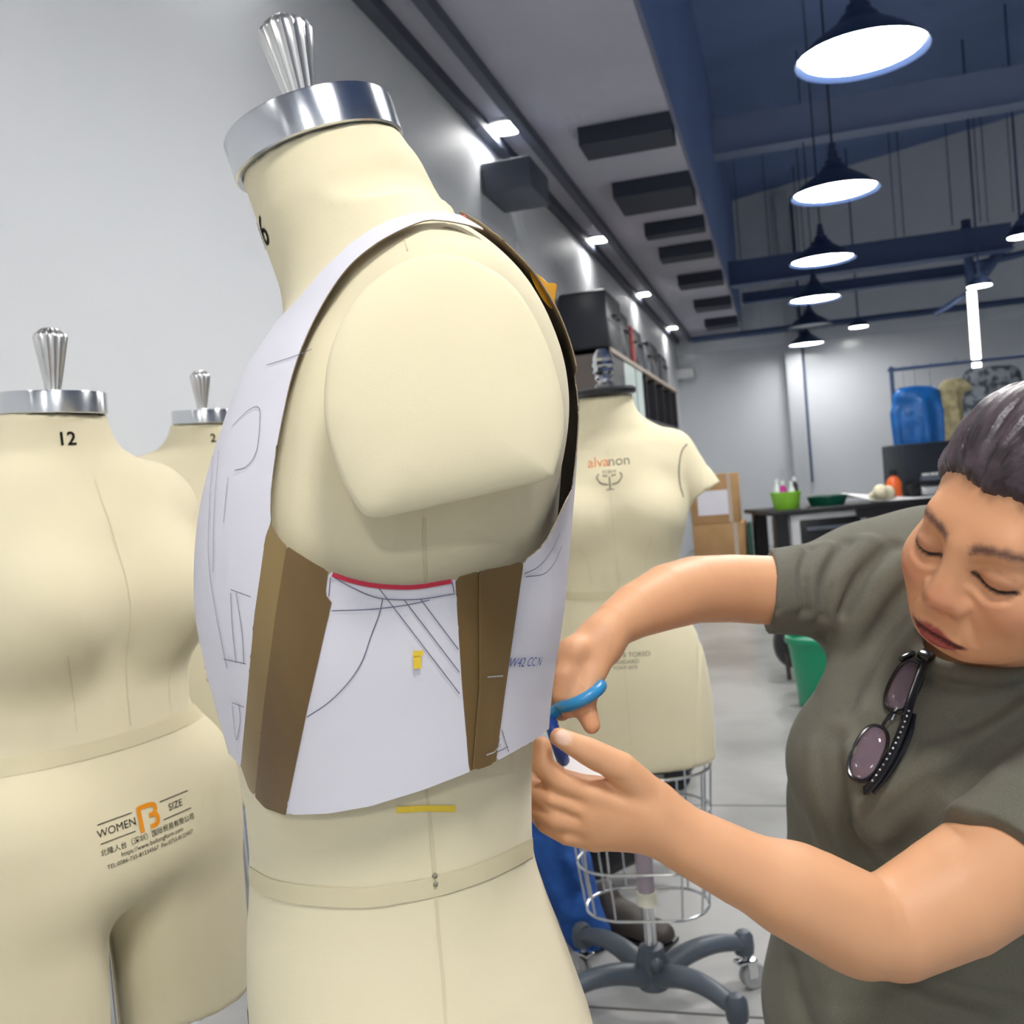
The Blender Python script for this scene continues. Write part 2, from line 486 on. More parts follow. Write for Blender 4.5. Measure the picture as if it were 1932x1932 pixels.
# roof steel
def bar_px(name, a, b, Y, h, w, m, ext=0.):
    global k
    A, B = PY(*a, Y), PY(*b, Y); zc = (A[2] + B[2]) / 2
    x0, x1 = min(A[0], B[0]), max(A[0], B[0]) + ext
    struct('beam_%d' % k, MB().box2((x0, Y - w / 2, zc - h / 2), (x1, Y + w / 2, zc + h / 2)).box2((x0, Y - w, zc - h / 2 - .015), (x1, Y + w, zc - h / 2)), m); k += 1
Yb = PZ(1319, 301, 4.25)[1]
A, B = PZ(1319, 301, 4.25), PZ(1932, 188, 4.25)
struct('beam_1', MB().box2((-.45, Yb - .05, 4.25), (XR, Yb + .05, 4.6)).box2((-.45, Yb - .12, 4.24), (XR, Yb + .12, 4.25)), M['steel_lit'])
bar_px('b', (1373, 522), (1830, 452), 11.6, .27, .12, M['steel_dark'], .4)
bar_px('b', (1400, 553), (1815, 520), 12.8, .12, .1, M['steel_dark'], .3)
pp = MB(); a, b = PY(1306, 647, 14.2), PY(1870, 568, 14.2); zc = (a[2] + b[2]) / 2
pp.tube([(a[0], 14.2, zc), (b[0] + 2, 14.2, zc)], .045, 10); struct('beam_4', pp, M['steel_dark'], True)
pp = MB()
q = lambda x, y, Y: PY(x, y, Y)
pp.tube([q(1822, 415, 11.8), np.array([q(1838, 600, 11.8)[0], 11.8, 0.])], .05, 8)
pp.tube([q(1852, 520, 11.8), q(1960, 380, 11.8)], .06, 8)
pp.tube([q(1765, 592, 11.8), q(1828, 552, 11.8)], .03, 8)
pp.tube([q(1805, 448, 11.8), q(1828, 418, 11.8)], .03, 8)
pp.tube([q(1838, 500, 11.8), q(1965, 470, 11.8)], .04, 8)
struct('beam_5', pp, M['steel_dark'], True)
pp = MB().box2((.12, YB - .2, 0), (.34, YB - .0, 2.86)).box2((.14, YB - .2, 2.86), (.3, YB, 4.95))
struct('column', pp, M['column'])
struct('trim_%d' % k, MB().tube([(.36, YB - .03, .85), (.36, YB - .03, 4.9)], .02, 8), M['steel_dark'], True); k += 1
for i, (x, t, b_) in enumerate([(1690, 290, 450), (1706, 270, 445), (1797, 260, 425), (1850, 250, 420), (1864, 245, 420), (1912, 235, 400), (1455, 385, 520), (1400, 400, 520)]):
    A = PY(x, b_, 12.4); o = tag(MB().tube([(A[0], 12.4, A[2]), (A[0], 12.4, rz(A[0]))], .006, 6).build('hanger_rod', M['steel_dark']),
        'thin dark rod hanging from the roof above the far steel beam', 'rod', 'hanger rods under the roof')

# dark outlet box high on the left wall
a, b = PX(905, 308, XL), PX(925, 380, XL); c = PX(1015, 380, -1.2)
o = MB().box2((XL, a[1], b[2]), (XL + .27, a[1] + .42, a[2]), .012).build('ventilation_box', M['tray'])
tag(o, 'dark grey box fixed high on the left wall below the ceiling', 'vent')

# pendant lamps
pend = [(4.08, 1), (6.1, 1), (8.12, 1), (10.05, 1), (12.0, 0), (13.9, 1), (2.0, 1), (-.1, 1), (-2.2, 1)]
plabel = ['largest lit dome pendant lamp, nearest at the top right', 'second lit pendant lamp in the row, below the largest one',
          'third lit dome pendant lamp, hanging in front of the dark steel beam', 'fourth lit pendant lamp, just under the dark steel beam',
          'unlit dark dome pendant lamp between two lit ones near the pipe', 'farthest small lit dome pendant lamp by the white back wall',
          'pendant lamp overhead above the frame, row of dome lamps']
dome = [(.028, .24), (.03, .2), (.045, .195), (.05, .17), (.07, .155), (.085, .13), (.13, .1), (.19, .06), (.235, .02), (.25, 0)]
for i, (Y, on) in enumerate(pend):
    zr = 2.72
    t = thing('pendant_lamp', plabel[min(i, 6)], 'lamp', (.4, Y, zr), 0, 'pendant lamps')
    MB().lathe(dome + [(.246, .002), (.228, .025), (.18, .063), (.12, .1), (.07, .14), (1e-6, .15)], n=40).build('shade', M['shade_out'], t)
    MB().lathe([(1e-6, .02), (.225, .02), (.225, .028), (1e-6, .028)], n=40).build('diffuser', (M['lamp_dim'] if i == 5 else M['lamp']) if on else M['opal_off'], t)
    MB().lathe([(1e-6, .24), (.024, .24), (.02, .29), (1e-6, .295)], n=16).build('lamp_socket', M['shade_out'], t)
    MB().tube([(0, 0, .29), (0, 0, rz(.4) - zr)], .006, 6).build('cord', M['black'], t)

# recessed downlights
dl = ['nearest round downlight beside the left wall', 'second round downlight along the left wall', 'third round downlight along the left wall, above the wall cabinet',
      'farthest round downlight along the left wall near the back wall', 'round downlight in the ceiling overhead, out past the top edge']
for i, Y in enumerate([5.12, 7.87, 10.56, 13.33, 2.37, -.4, -3.1]):
    t = thing('downlight', dl[min(i, 4)], 'lamp', (-1.3, Y, ZC), 0, 'recessed downlights')
    MB().lathe([(.104, 0), (.125, 0), (.125, -.012), (.104, -.016), (.104, 0)], n=32).build('bezel', M['white_trim'], t)
    MB().lathe([(1e-6, -.004), (.102, -.004), (.102, -.01), (1e-6, -.01)], n=32).build('diffuser', M['down'], t)
# small lamps at the right
for px, py, Y, lab in [(1848, 540, 11.2, 'small lit round lamp above the vertical light tube'), (1926, 447, 10.6, 'small lit round lamp at the upper right edge of the frame'),
                       (1620, 617, 13.8, 'small lit round lamp right of the farthest pendant lamp')]:
    q_ = PY(px, py, Y)
    t = thing('spot_lamp', lab, 'lamp', q_)
    MB().lathe([(1e-6, .1), (.05, .1), (.11, .05), (.125, 0), (.12, 0), (.1, .03), (1e-6, .04)], n=24).build('lamp_housing', M['shade_out'], t)
    MB().lathe([(1e-6, 0), (.115, 0), (.115, .008), (1e-6, .008)], n=24).build('diffuser', M['down'], t)
    MB().tube([(0, 0, .09), (0, 0, rz(q_[0]) - q_[2])], .012, 6).build('stem', M['steel_dark'], t)
a, b = PY(1833, 550, 11.66), PY(1837, 725, 11.66)
t = thing('light_tube', 'upright glowing light tube on a steel post behind the clothes rack', 'lamp', (a[0], 11.66, b[2]))
MB().tube([(0, 0, 0), (0, 0, a[2] - b[2])], .045, 12).build('tube', M['tube'], t)
MB().box2((-.035, .03, -.02), (.035, .08, a[2] - b[2] + .02)).build('back_rail', M['white_trim'], t)

w = bpy.data.worlds.new('world'); SC.world = w; w.use_nodes = True
w.node_tree.nodes['Background'].inputs[0].default_value = (.9, .95, 1, 1); w.node_tree.nodes['Background'].inputs[1].default_value = .3
SC.view_settings.exposure = 1.28
# ------------------------------------------------------------------ dress forms
def stroke(pts, w, closed=False):
    p = np.asarray(pts, float); N = len(p); vs, fs = [], []
    for i in range(N):
        a = p[(i - 1) % N] if closed or i > 0 else p[i]; b = p[(i + 1) % N] if closed or i < N - 1 else p[i]
        t = b - a; t /= np.linalg.norm(t) + 1e-12; n = np.array([-t[1], t[0]])
        ww = w if np.isscalar(w) else w[i]
        vs += [p[i] + n * ww / 2, p[i] - n * ww / 2]
    for i in range(N if closed else N - 1):
        j = (i + 1) % N; fs.append((2 * i + 1, 2 * j + 1, 2 * j, 2 * i))
    return np.array(vs), fs

def dens(pts, step):
    p = np.asarray(pts, float); out = [p[0]]
    for a, b in zip(p[:-1], p[1:]):
        n = max(1, int(np.linalg.norm(b - a) / step))
        out += [a + (b - a) * (i + 1) / n for i in range(n)]
    return np.array(out)

class Flat:
    def __init__(s): s.v = []; s.f = []
    def add(s, vs, fs, at=(0, 0), sc=1.):
        b = len(s.v); s.v += [(v[0] * sc + at[0], v[1] * sc + at[1]) for v in vs]; s.f += [tuple(i + b for i in f) for f in fs]; return s
    def text(s, t, at, size, align='CENTER', bold=0., shear=0.): return s.add(*text_mesh(t, size, align, bold, shear), at)
    def line(s, a, b, w): return s.add(*stroke(dens([a, b], .004), w))

def decal(name, flat, origin, ex, ey, bvh, m, parent, off=.0007):
    vs, fs = drape(flat.v, flat.f, origin, ex, ey, bvh, off)
    o = obj(name, vs, fs, m, parent, False); return o

def az_frame(az, c, z, r):
    n = np.array([math.cos(az), math.sin(az), 0]); ex = np.array([-n[1], n[0], 0])
    return np.array([c[0], c[1], z]) + n * r, ex, np.array([0, 0, 1.])

def torso_fn(tab, n=2.25):
    """tab rows: z, centre x, half depth, half width"""
    t = np.array(sorted(tab)); zz = np.linspace(t[0, 0], t[-1, 0], 240)
    tt = np.interp(zz, t[:, 0], np.arange(len(t)))
    def cm(col):
        y = t[:, col]; out = []
        for v in tt:
            i = min(int(v), len(y) - 2); u = v - i
            p0 = y[i - 1] if i > 0 else 2 * y[0] - y[1]; p3 = y[i + 2] if i + 2 < len(y) else 2 * y[-1] - y[-2]
            out.append(.5 * (2 * y[i] + (y[i + 1] - p0) * u + (2 * p0 - 5 * y[i] + 4 * y[i + 1] - p3) * u * u + (3 * y[i] - p0 - 3 * y[i + 1] + p3) * u ** 3))
        return np.array(out)
    C_, A_, B_ = cm(1), cm(2), cm(3)
    def f(Q):
        c, a, b = (np.interp(Q[:, 2], zz, q) for q in (C_, A_, B_))
        x = np.abs(Q[:, 0] - c) / a; y = np.abs(Q[:, 1]) / b
        rho = (x ** n + y ** n) ** (1 / n)
        d = (rho - 1) * np.minimum(a, b) * .93
        return np.maximum(d, np.maximum(zz[0] - Q[:, 2], Q[:, 2] - zz[-1]))
    return f

def axis_rot(n):
    n = np.asarray(n, float) / np.linalg.norm(n); h = np.array([1., 0, 0]); u = h - n * (h @ n); u /= np.linalg.norm(u)
    return np.stack([u, np.cross(n, u), n], 1)

def neck_cap(parent, c, n, r, h=.026, m=None):
    """brushed metal cap with a shallow cone on top and the fluted handle that stands on it; c: centre of its underside"""
    t = bpy.data.objects.new('neck_cap_holder', None)
    Rm = axis_rot(n)
    o = MB().lathe([(1e-6, 0), (r * .98, 0), (r, .001), (r, h - .0015), (r * .985, h), (r * .5, h - .004), (.014, h - .006), (1e-6, h - .006)], n=64).build('neck_cap', m or M['brushed'], parent)
    o.matrix_local = Matrix.Translation(Vector(c)) @ Matrix(Rm.tolist()).to_4x4(); bpy.data.objects.remove(t)
    return o
def handle(parent, c, n, L=.073, r0=.0095, r1=.02):
    pr = [(1e-6, -.002), (r0 * 1.35, -.002), (r0 * 1.4, .003), (r0 * 1.05, .007), (r0, .011)]
    pr += [(r0 + (r1 - r0) * t, .011 + (L - .011) * t) for t in (.25, .5, .75, 1.)]
    pr += [(r1 * .9, L + .004), (r1 * .45, L + .011), (1e-6, L + .013)]
    md = lambda a, i: 1. if i < 4 else 1 - .09 * abs(math.sin(a * 8)) ** .7
    o = MB().lathe(pr, n=96, mod=md).build('handle', M['steel'], parent)
    o.matrix_local = Matrix.Translation(Vector(c)) @ Matrix(axis_rot(n).tolist()).to_4x4()
    return o

M['base_plastic'] = mat('stand_plastic', '#4a525c', .42)
M['caster_grey'] = mat('caster_rubber', '#a5a6a6', .35)
M['sleeve'] = mat('pole_sleeve', '#9c8f98', .3)
M['cream_plastic'] = mat('cream_plastic', '#e6e3cc', .5)
def stand(root, top, a0=0., cage=None, nl=5, angs=None):
    """wheeled star base, pole, and (cage) a tapering wire skirt"""
    MB().lathe([(1e-6, .07), (.034, .07), (.036, .08), (.036, .125), (.03, .14), (.027, .158), (.02, .162), (1e-6, .162)], n=24).build('hub', M['base_plastic'], root)
    MB().tube([(0, 0, .155), (0, 0, top)], .0135, 16).build('pole', M['chrome'], root)
    for i in range(len(angs) if angs else nl):
        a = a0 + (math.radians(angs[i]) if angs else 2 * PI * i / nl); d = np.array([math.cos(a), math.sin(a), 0]); s = np.array([-d[1], d[0], 0]); z = np.array([0, 0, 1.])
        b = MB(); pts = crv([d * .02 + z * .098, d * .09 + z * .120, d * .16 + z * .124, d * .235 + z * .108], 5)
        b.tube(pts, np.linspace(.029, .02, len(pts)), 12, flat=(z, .85))
        lg = b.build('leg', M['base_plastic'], root)
        MB().lathe([(1e-6, .085), (.022, .085), (.024, .1), (.022, .125), (.014, .135), (1e-6, .138)], d * .235, 16).build('leg_end', M['base_plastic'], lg)
        cs = MB().tube([d * .235 + z * .09, d * .235 + z * .068], .006, 8)
        cs.box(d * .2356 + z * .066, (.05, .03, .006), np.stack([d, s, z], 1), .002)
        for sg in (-1, 1): cs.box(d * .246 + s * .015 * sg + z * .048, (.022, .002, .04), np.stack([d, s, z], 1))
        cs.build('caster_fork', M['chrome'], lg)
        wv = MB()
        for sg in (-1, 1):
            wv.lathe([(1e-6, -.005), (.026, -.005), (.03, -.002), (.03, .002), (.026, .005), (1e-6, .005)], d * .252 + z * .0305 + s * .0085 * sg, 20, np.stack([d, z, s], 1))
        wv.build('wheel', M['caster_grey'], lg)
    if cage:
        cg = bpy.data.objects.new('wire_cage', None); COL.objects.link(cg); cg.parent = root
        def rr(hx, hy, z, n=10, r=None):
            r = r or hy * .98; out = []
            for cx, cy, st in ((hx - r, hy - r, 0), (-hx + r, hy - r, 1), (-hx + r, -hy + r, 2), (hx - r, -hy + r, 3)):
                out += [(cx + r * math.cos(PI / 2 * (st + k / n)), cy + r * math.sin(PI / 2 * (st + k / n)), z) for k in range(n + 1)]
            return np.array(out)
        rings = []
        for z, hx, hy in cage:
            R_0 = rr(hy, hx, z) if False else rr(hx, hy, z)
            R_0 = R_0[:, [1, 0, 2]]                                   # wide across the body (local y)
            MB().tube(R_0, .0033, 8, closed=True).build('ring', M['wire'], cg); rings.append(R_0)
        for k in range(0, 44, 4):
            MB().tube([r_[k] for r_ in rings], .0024, 6).build('wire', M['wire'], cg)

def print_label(root, bvh, az, c, z, s=1., r=.2):
    """printed size mark: two ruled words, an orange mark between them, three lines of small print"""
    o, ex, ey = az_frame(az, c, z, r)
    for sg_, wd, sz in ((-1, 'WOMEN', .0135), (1, 'SIZE', .0125)):
        f = Flat()
        for y in (.0115, -.0115): f.line((.068 * sg_ * s, y * s), (.021 * sg_ * s, y * s), .0011 * s)
        f.text(wd, (.044 * sg_ * s, 0), sz * s); decal('printed_lettering', f, o, ex, ey, bvh, M['ink'], root)
    f = Flat()
    w_ = .0058 * s
    f.add(*stroke(dens(np.array([(-.0115, -.0165), (-.0115, .0135), (.004, .0135)]) * s, .002), w_))
    f.add(*stroke(np.array(crv([(.003, .0135), (.011, .0115), (.0125, .006), (.0085, .001), (.002, .0005)], 5)) * s, w_))
    f.add(*stroke(np.array(crv([(.004, .0005), (.0115, -.0005), (.0135, -.007), (.0105, -.0125), (.001, -.0135)], 5)) * s, w_))
    decal('printed_emblem', f, o, ex, ey, bvh, M['orange_ink'], root)
    f = Flat()
    f.text('北隆人台（深圳）国际贸易有限公司', (0, -.023 * s), .0088 * s)
    f.text('https://www.beilongform.com', (.002 * s, -.0325 * s), .0078 * s); f.text('TEL:0086-755-81234567  Fax:0755-8123457', (0, -.0415 * s), .0072 * s)
    decal('small_print', f, o, ex, ey, bvh, M['ink'], root)

# ---- the main form, in profile
O_ax = P(790, 1660, .75)
f0 = -np.array([R_[0], R_[1], 0]); f0 /= np.linalg.norm(f0)
yaw0 = math.atan2(f0[1], f0[0]) + math.radians(5)
MR = np.array([[math.cos(yaw0), -math.sin(yaw0), 0], [math.sin(yaw0), math.cos(yaw0), 0], [0, 0, 1]])   # world = MR @ local + root
M0 = np.array([O_ax[0], O_ax[1], 0.]); ZW = O_ax[2]
def toL(q): return (np.asarray(q, float) - M0) @ MR
def toW(q): return np.asarray(q, float) @ MR.T + M0
def loc(px, py, yl=0.):
    v = ray(px, py); n = MR[:, 1]; t = (yl - (CAM - M0) @ n) / (v @ n); return toL(CAM + v * t)

front = [(440, 640), (510, 585), (600, 545), (700, 480), (800, 440), (900, 409), (1000, 394), (1100, 393), (1180, 406), (1280, 430), (1360, 452), (1450, 468), (1540, 476), (1620, 476), (1700, 472), (1800, 474), (1870, 484), (1932, 498), (2060, 520), (2200, 545), (2400, 590)]
back = [(440, 835), (510, 925), (600, 1000), (700, 1040), (800, 1056), (900, 1055), (1000, 1048), (1100, 1040), (1180, 1032), (1280, 1017), (1360, 1008), (1450, 1003), (1540, 1002), (1620, 1006), (1700, 1028), (1800, 1064), (1870, 1090), (1932, 1112), (2060, 1140), (2200, 1150), (2400, 1130)]
wz = [(.60, .06), (.47, .08), (.44, .115), (.40, .143), (.36, .160), (.30, .160), (.25, .155), (.2, .150), (.14, .140), (.08, .131), (.04, .127), (0, .130), (-.05, .142), (-.12, .160), (-.2, .176), (-.3, .180), (-.4, .172)]
def wid(z): a = np.array(wz[::-1]); return float(np.interp(z, a[:, 0], a[:, 1]))
tab = []
for (yf, xf), (yb, xb) in zip(front, back):
    A, B = loc(xf, yf), loc(xb, yb); z = (A[2] + B[2]) / 2
    tab.append((z, (A[0] + B[0]) / 2, (A[0] - B[0]) / 2, wid(z - ZW)))
def neck_sdf(S, k=.05, g=0.):
    pts = [loc(560, 202), loc(605, 301), loc(653, 395), loc(708, 520), loc(765, 640)]
    S.u(chain(pts, [.060 + g, .0600 + g, .066 + g, .070 + g, .078 + g]), k)
def shoulders(S, k=.04, g=0.):
    for sg in (-1, 1):
        a, b = loc(770, 500, .045), loc(838, 545, .138); a[1] *= sg; b[1] *= sg
        S.u(cap(a, b, .035 + g, .033 + g), k)
        c = loc(832, 745, .105); c[1] *= sg
        S.u(ell(c, (.076 + g, .046 + g, .094 + g)), .04)
S = SDF().u(torso_fn(tab), .02); shoulders(S); neck_sdf(S, .022)
nA = loc(605, 301); nB = loc(638, 396); nax = (nA - nB) / np.linalg.norm(nA - nB)
hax = nA - loc(627, 391); hax /= np.linalg.norm(hax)
S.i(plane(nA, nax), .001); S.i(plane((0, 0, .50), (0, 0, -1)), .01)
V, Q = sdf_mesh(S, (-.32, -.26, .48), (.32, .26, 1.5), .005)
form0 = thing('dress_form', 'large cream dress form in profile wearing the paper pattern, nearest the camera', 'dress form', M0, yaw0, 'dress forms')
body0 = fast_mesh('torso', V, Q, M['linen'], form0)
BV0 = bvh_of(V, Q)
neck_cap(form0, nA - nax * .0012, nax, .0648, .0285)
handle(form0, nA + nax * .0225 + np.array([.001, 0, 0]), hax, .0735, .0098, .0205)
stand(form0, .56, .3)

def hitL(px, py, bvh=None):
    o = toL(CAM); d = toL(CAM + ray(px, py)) - o
    h = (bvh or BV0).ray_cast(Vector(o), Vector(d).normalized())
    return (np.array(h[0]), np.array(h[1])) if h[0] is not None else (None, None)

def ribbon(name, lines, w, m, parent, bvh, off=.0006, step=8):
    """thin flat strips laid on a surface along photographed lines; w in metres"""
    for ln in lines:
        pts = dens(ln, step); hs = [hitL(x, y, bvh) for x, y in pts]; hs = [(p, n) for p, n in hs if p is not None]
        if len(hs) < 2: continue
        vs, fs = [], []; ps = np.array([p for p, n in hs])
        for i, (p, n) in enumerate(hs):
            if n @ (toL(CAM) - p) < 0: n = -n
            t = ps[min(i + 1, len(ps) - 1)] - ps[max(i - 1, 0)]; t /= np.linalg.norm(t) + 1e-12
            s_ = np.cross(n, t); s_ /= np.linalg.norm(s_) + 1e-12
            vs += [p + n * off + s_ * w / 2, p + n * off - s_ * w / 2]
        for i in range(len(hs) - 1):
            if np.linalg.norm(ps[i + 1] - ps[i]) < .03: fs.append((2 * i, 2 * i + 1, 2 * i + 3, 2 * i + 2))
        if fs: obj(name, vs, fs, m, parent)

# arm cap: a padded flat-bottomed egg that stands off the armhole
edge = crv([(612, 730), (628, 640), (680, 545), (755, 488), (835, 470), (915, 492), (980, 545), (1030, 640), (1058, 740), (1062, 820), (1046, 885), (1030, 905),
            (960, 922), (860, 945), (770, 966), (706, 976), (675, 955), (640, 890), (616, 810)], 6, True)
yE = .187
ring0 = np.array([loc(x, y, yE) for x, y in edge]); cen = ring0.mean(0)
tz = lambda z: float(np.interp(z - ZW, [.28, .34, .43], [.010, .003, -.011]))       # the plate leans: it stands out most at its lower edge
prof = [(.84, -.075), (.92, -.03), (.96, -.016), (.99, -.006), (1.0, -.001), (.99, .0015), (.95, .0035), (.88, .006), (.75, .009), (.55, .0115), (.3, .0125), (.1, .0128)]
vs, fs = [], []; N = len(ring0)
def rounded(s_):
    w_ = int(max(0, 1 - s_ - .04) * N * .16)
    return np.mean([np.roll(ring0, k_, 0) for k_ in range(-w_, w_ + 1)], 0)
for s_, y in prof:
    for p in (rounded(s_) if y > 0 else ring0):
        q_ = cen + (p - cen) * s_; q_[1] = yE + y + tz(q_[2]); vs.append(q_)
for i in range(len(prof) - 1):
    for k_ in range(N): fs.append((i * N + k_, i * N + (k_ + 1) % N, (i + 1) * N + (k_ + 1) % N, (i + 1) * N + k_))
fs.append(tuple(range(N))[::-1]); fs.append(tuple((len(prof) - 1) * N + k_ for k_ in range(N)))
for sg in (1, -1):
    o = obj('arm_cap', [(v[0], v[1] * sg, v[2]) for v in vs], fs, M['linen'], form0)
    bm = bmesh.new(); bm.from_mesh(o.data); bmesh.ops.recalc_face_normals(bm, faces=bm.faces); bm.to_mesh(o.data); bm.free()
ribbon('side_seam', [[(800, 975), (800, 1020), (803, 1110)], [(803, 1480), (812, 1560), (820, 1650), (827, 1760), (836, 1850), (842, 1960)]], .0022, M['seam'], form0, BV0, .0005)
ribbon('shoulder_seam', [[(770, 473), (760, 440)]], .0009, M['seam'], form0, BV0)
ribbon('waist_tape', [crv([(472, 1652), (520, 1678), (600, 1690), (700, 1692), (820, 1672), (900, 1648), (960, 1622), (1004, 1598)], 6)], .013, M['linen_tape'], form0, BV0, .0009, 6)
ribbon('tape_strip', [[(748, 1527), (800, 1524), (858, 1525)]], .0042, M['yellow'], form0, BV0, .001)
mb = MB()
for x, y in ((820, 1651), (821, 1667)):
    p, n = hitL(x, y); mb.ball(p + n * .0008, .0017, 8)
mb.build('stud', M['ink_grey'], form0)
f = Flat().text('16', (0, 0), .03)
o_, ex, ey = az_frame(math.radians(13), (loc(690, 460)[0], 0), loc(500, 455)[2], .07)
decal('size_number', f, o_, ex, ey, BV0, M['ink'], form0)
print_label(form0, BV0, math.radians(22), (loc(700, 1880)[0], 0), loc(500, 1880)[2] - .005, 1., .13)

# ---- the paper pattern pinned on it
def tabg(tb, gf, gb, gw):
    return [(z, c + (gf - gb) / 2, a + (gf + gb) / 2, w_ + gw) for z, c, a, w_ in tb]
SV = SDF().u(torso_fn(tabg(tab, .004, .011, .014), 2.2), .02)
shoulders(SV, .05, .004); neck_sdf(SV, .03, .003)
VV, VQ = sdf_mesh(SV, (-.2, -.24, .93), (.22, .24, 1.43), .0045)
VT = tris(VQ); mir = VV.copy(); mir[:, 1] = np.abs(mir[:, 1])
PXY = project(toW(mir))
ARM = crv([(800, 416), (740, 441), (690, 473), (650, 511), (610, 570), (575, 640), (550, 710), (532, 790), (519, 860), (511, 930), (512, 985), (530, 1020), (565, 1045), (612, 1073), (660, 1090), (700, 1099), (740, 1103),
           (790, 1102), (850, 1092), (900, 1079), (985, 1058), (1025, 1028), (1050, 985), (1066, 950), (1082, 920), (1105, 870), (1120, 800), (1115, 720), (1095, 640), (1065, 570), (1015, 497), (960, 455), (915, 434), (875, 422), (838, 416)], 4, True)
HEM = [(330, 1400), (430, 1420), (455, 1447), (470, 1490), (500, 1524), (540, 1538), (620, 1535), (700, 1521), (800, 1490), (885, 1457), (935, 1437), (1003, 1400), (1040, 1372), (1062, 1340), (1110, 1290), (1250, 1200), (1250, 200), (330, 200)]
NECK = [(300, 760), (480, 662), (525, 603), (565, 560), (610, 507), (660, 460), (700, 432), (740, 412), (790, 401), (840, 399), (870, 406), (905, 426), (950, 460), (1002, 511), (1045, 575), (1100, 640), (1250, 700), (1250, 1900), (300, 1900)]
ga = np.where(mir[:, 1] > np.interp(mir[:, 2], [1.24, 1.33], [.075, .05]), -poly_sd(ARM, PXY), -50.)
gh = poly_sd(HEM, PXY); gn = poly_sd(NECK, PXY)
fnm = np.cross(VV[VT[:, 1]] - VV[VT[:, 0]], VV[VT[:, 2]] - VV[VT[:, 0]]); vn = np.zeros_like(VV)
for c_ in range(3): np.add.at(vn, VT[:, c_], fnm)
vn /= np.linalg.norm(vn, axis=1)[:, None] + 1e-12; vn[:, 1] *= np.sign(VV[:, 1]) ; far = (vn * (toL(CAM) - mir)).sum(1) < .0
far &= (VV[:, 2] > 1.27) & (VV[:, 0] < loc(800, 420)[0])
# over the top of the shoulder the strap keeps its own width
gn = np.where(far, poly_sd(np.array(NECK) - np.array([0, 9.]), PXY), gn); ga = np.where(far, (mir[:, 1] - .098) * 2500, ga)
axd = VV - loc(655, 395); axd = np.linalg.norm(axd - (axd @ nax)[:, None] * nax, axis=1)
gk = np.where(VV[:, 2] > 1.28, (np.where(far, .080, .082) - axd) * 2500, -50.)
base_g = np.maximum.reduce([ga, gh, gn, gk])
vest = thing('pattern_vest', 'white paper bodice pattern with brown taped strips, pinned on the large dress form', 'paper pattern', M0, yaw0)
BVV = bvh_of(VV, VQ)
def panel(name, poly, m, push=0., thick=.0008, sides=True):
    for sg in ((1, -1) if sides else (0,)):
        g = np.maximum(base_g, poly_sd(poly, PXY))
        if sg: g = np.where(VV[:, 1] * sg > 0, g, 50.)
        v, t = clip_mesh(VV, VT, g)
        bm = bmesh.new(); me_ = bpy.data.meshes.new('x'); me_.from_pydata([tuple(q) for q in v], [], [tuple(int(i) for i in q) for q in t]); bm.from_mesh(me_)
        bmesh.ops.remove_doubles(bm, verts=bm.verts, dist=.0007); bmesh.ops.dissolve_degenerate(bm, edges=bm.edges, dist=.0003); bmesh.ops.triangulate(bm, faces=bm.faces); bm.verts.index_update()
        bm.normal_update(); nv = len(bm.verts)
        v = np.array([q.co[:] for q in bm.verts]); nr = np.array([q.normal[:] for q in bm.verts]); t = [[q.index for q in fc.verts] for fc in bm.faces]
        rim = [(l.vert.index, l.link_loop_next.vert.index) for fc in bm.faces for l in fc.loops if len(l.edge.link_faces) == 1]
        bm.free(); bpy.data.meshes.remove(me_)
        if push: v = v + push * np.stack([np.zeros(len(v)), np.sign(v[:, 1]), np.zeros(len(v))], 1)
        vi = v - nr * thick; vs = list(v) + list(vi); fs = [tuple(q) for q in t] + [tuple(i + nv for i in q[::-1]) for q in t]; mi = [0] * len(t) + [1] * len(t)
        for i, j in rim:                                     # the cut edge has corners of its own, so it stays crisp
            k_ = len(vs); vs += [v[i], v[j], vi[j], vi[i]]; fs.append((k_ + 1, k_, k_ + 3, k_ + 2)); mi.append(1)
        o = obj(name, vs, fs, [m, M['board']], vest); o.data.polygons.foreach_set('material_index', mi)
L1 = [(511, 985), (501, 1012), (491, 1085), (480, 1160), (465, 1330), (454, 1447), (436, 1600)]
L2 = [(700, 900), (620, 1076), (613, 1122), (627, 1130), (580, 1335), (538, 1535), (530, 1620)]
L3 = [(800, 900), (859, 1090), (866, 1200), (872, 1290), (886, 1457), (890, 1620)]
L4 = [(960, 900), (988, 1055), (953, 1300), (935, 1437), (930, 1620)]
LG = [(925, 900), (940, 1090), (933, 1150), (915, 1290), (897, 1446), (890, 1620)]
panel('front_paper', [(250, 250), (852, 250), (848, 430), (800, 750)] + L1 + [(250, 1620)], M['paper'], sides=False)
LM = [(640, 900), (541, 1030), (520, 1160), (498, 1330), (482, 1490), (478, 1620)]
panel('kraft_fold', [(700, 800)] + L1 + LM[::-1], M['kraft_light'], .0004)
panel('kraft_strip', LM + L2[::-1], M['kraft'], .0010)
panel('side_paper', L2 + L3[::-1] , M['paper'])
panel('kraft_strip', L3 + LG[::-1], M['kraft'], .0006)
panel('kraft_strip', [(900, 900), (905, 1060), (905, 1150), (905, 1300), (893, 1447), (890, 1620)] + L4[::-1], M['kraft'], .0028)
panel('back_paper', [(800, 750)] + L4 + [(1300, 1620), (1300, 250), (846, 250), (842, 430)], M['paper'], sides=False)
B_ = lambda pts, n=8: crv(pts, n)
ribbon('marker_edge', [B_([(628, 1083), (660, 1094), (700, 1103), (745, 1107), (790, 1106), (850, 1096)])], .0028, M['red_pen'], vest, BVV, .0014)
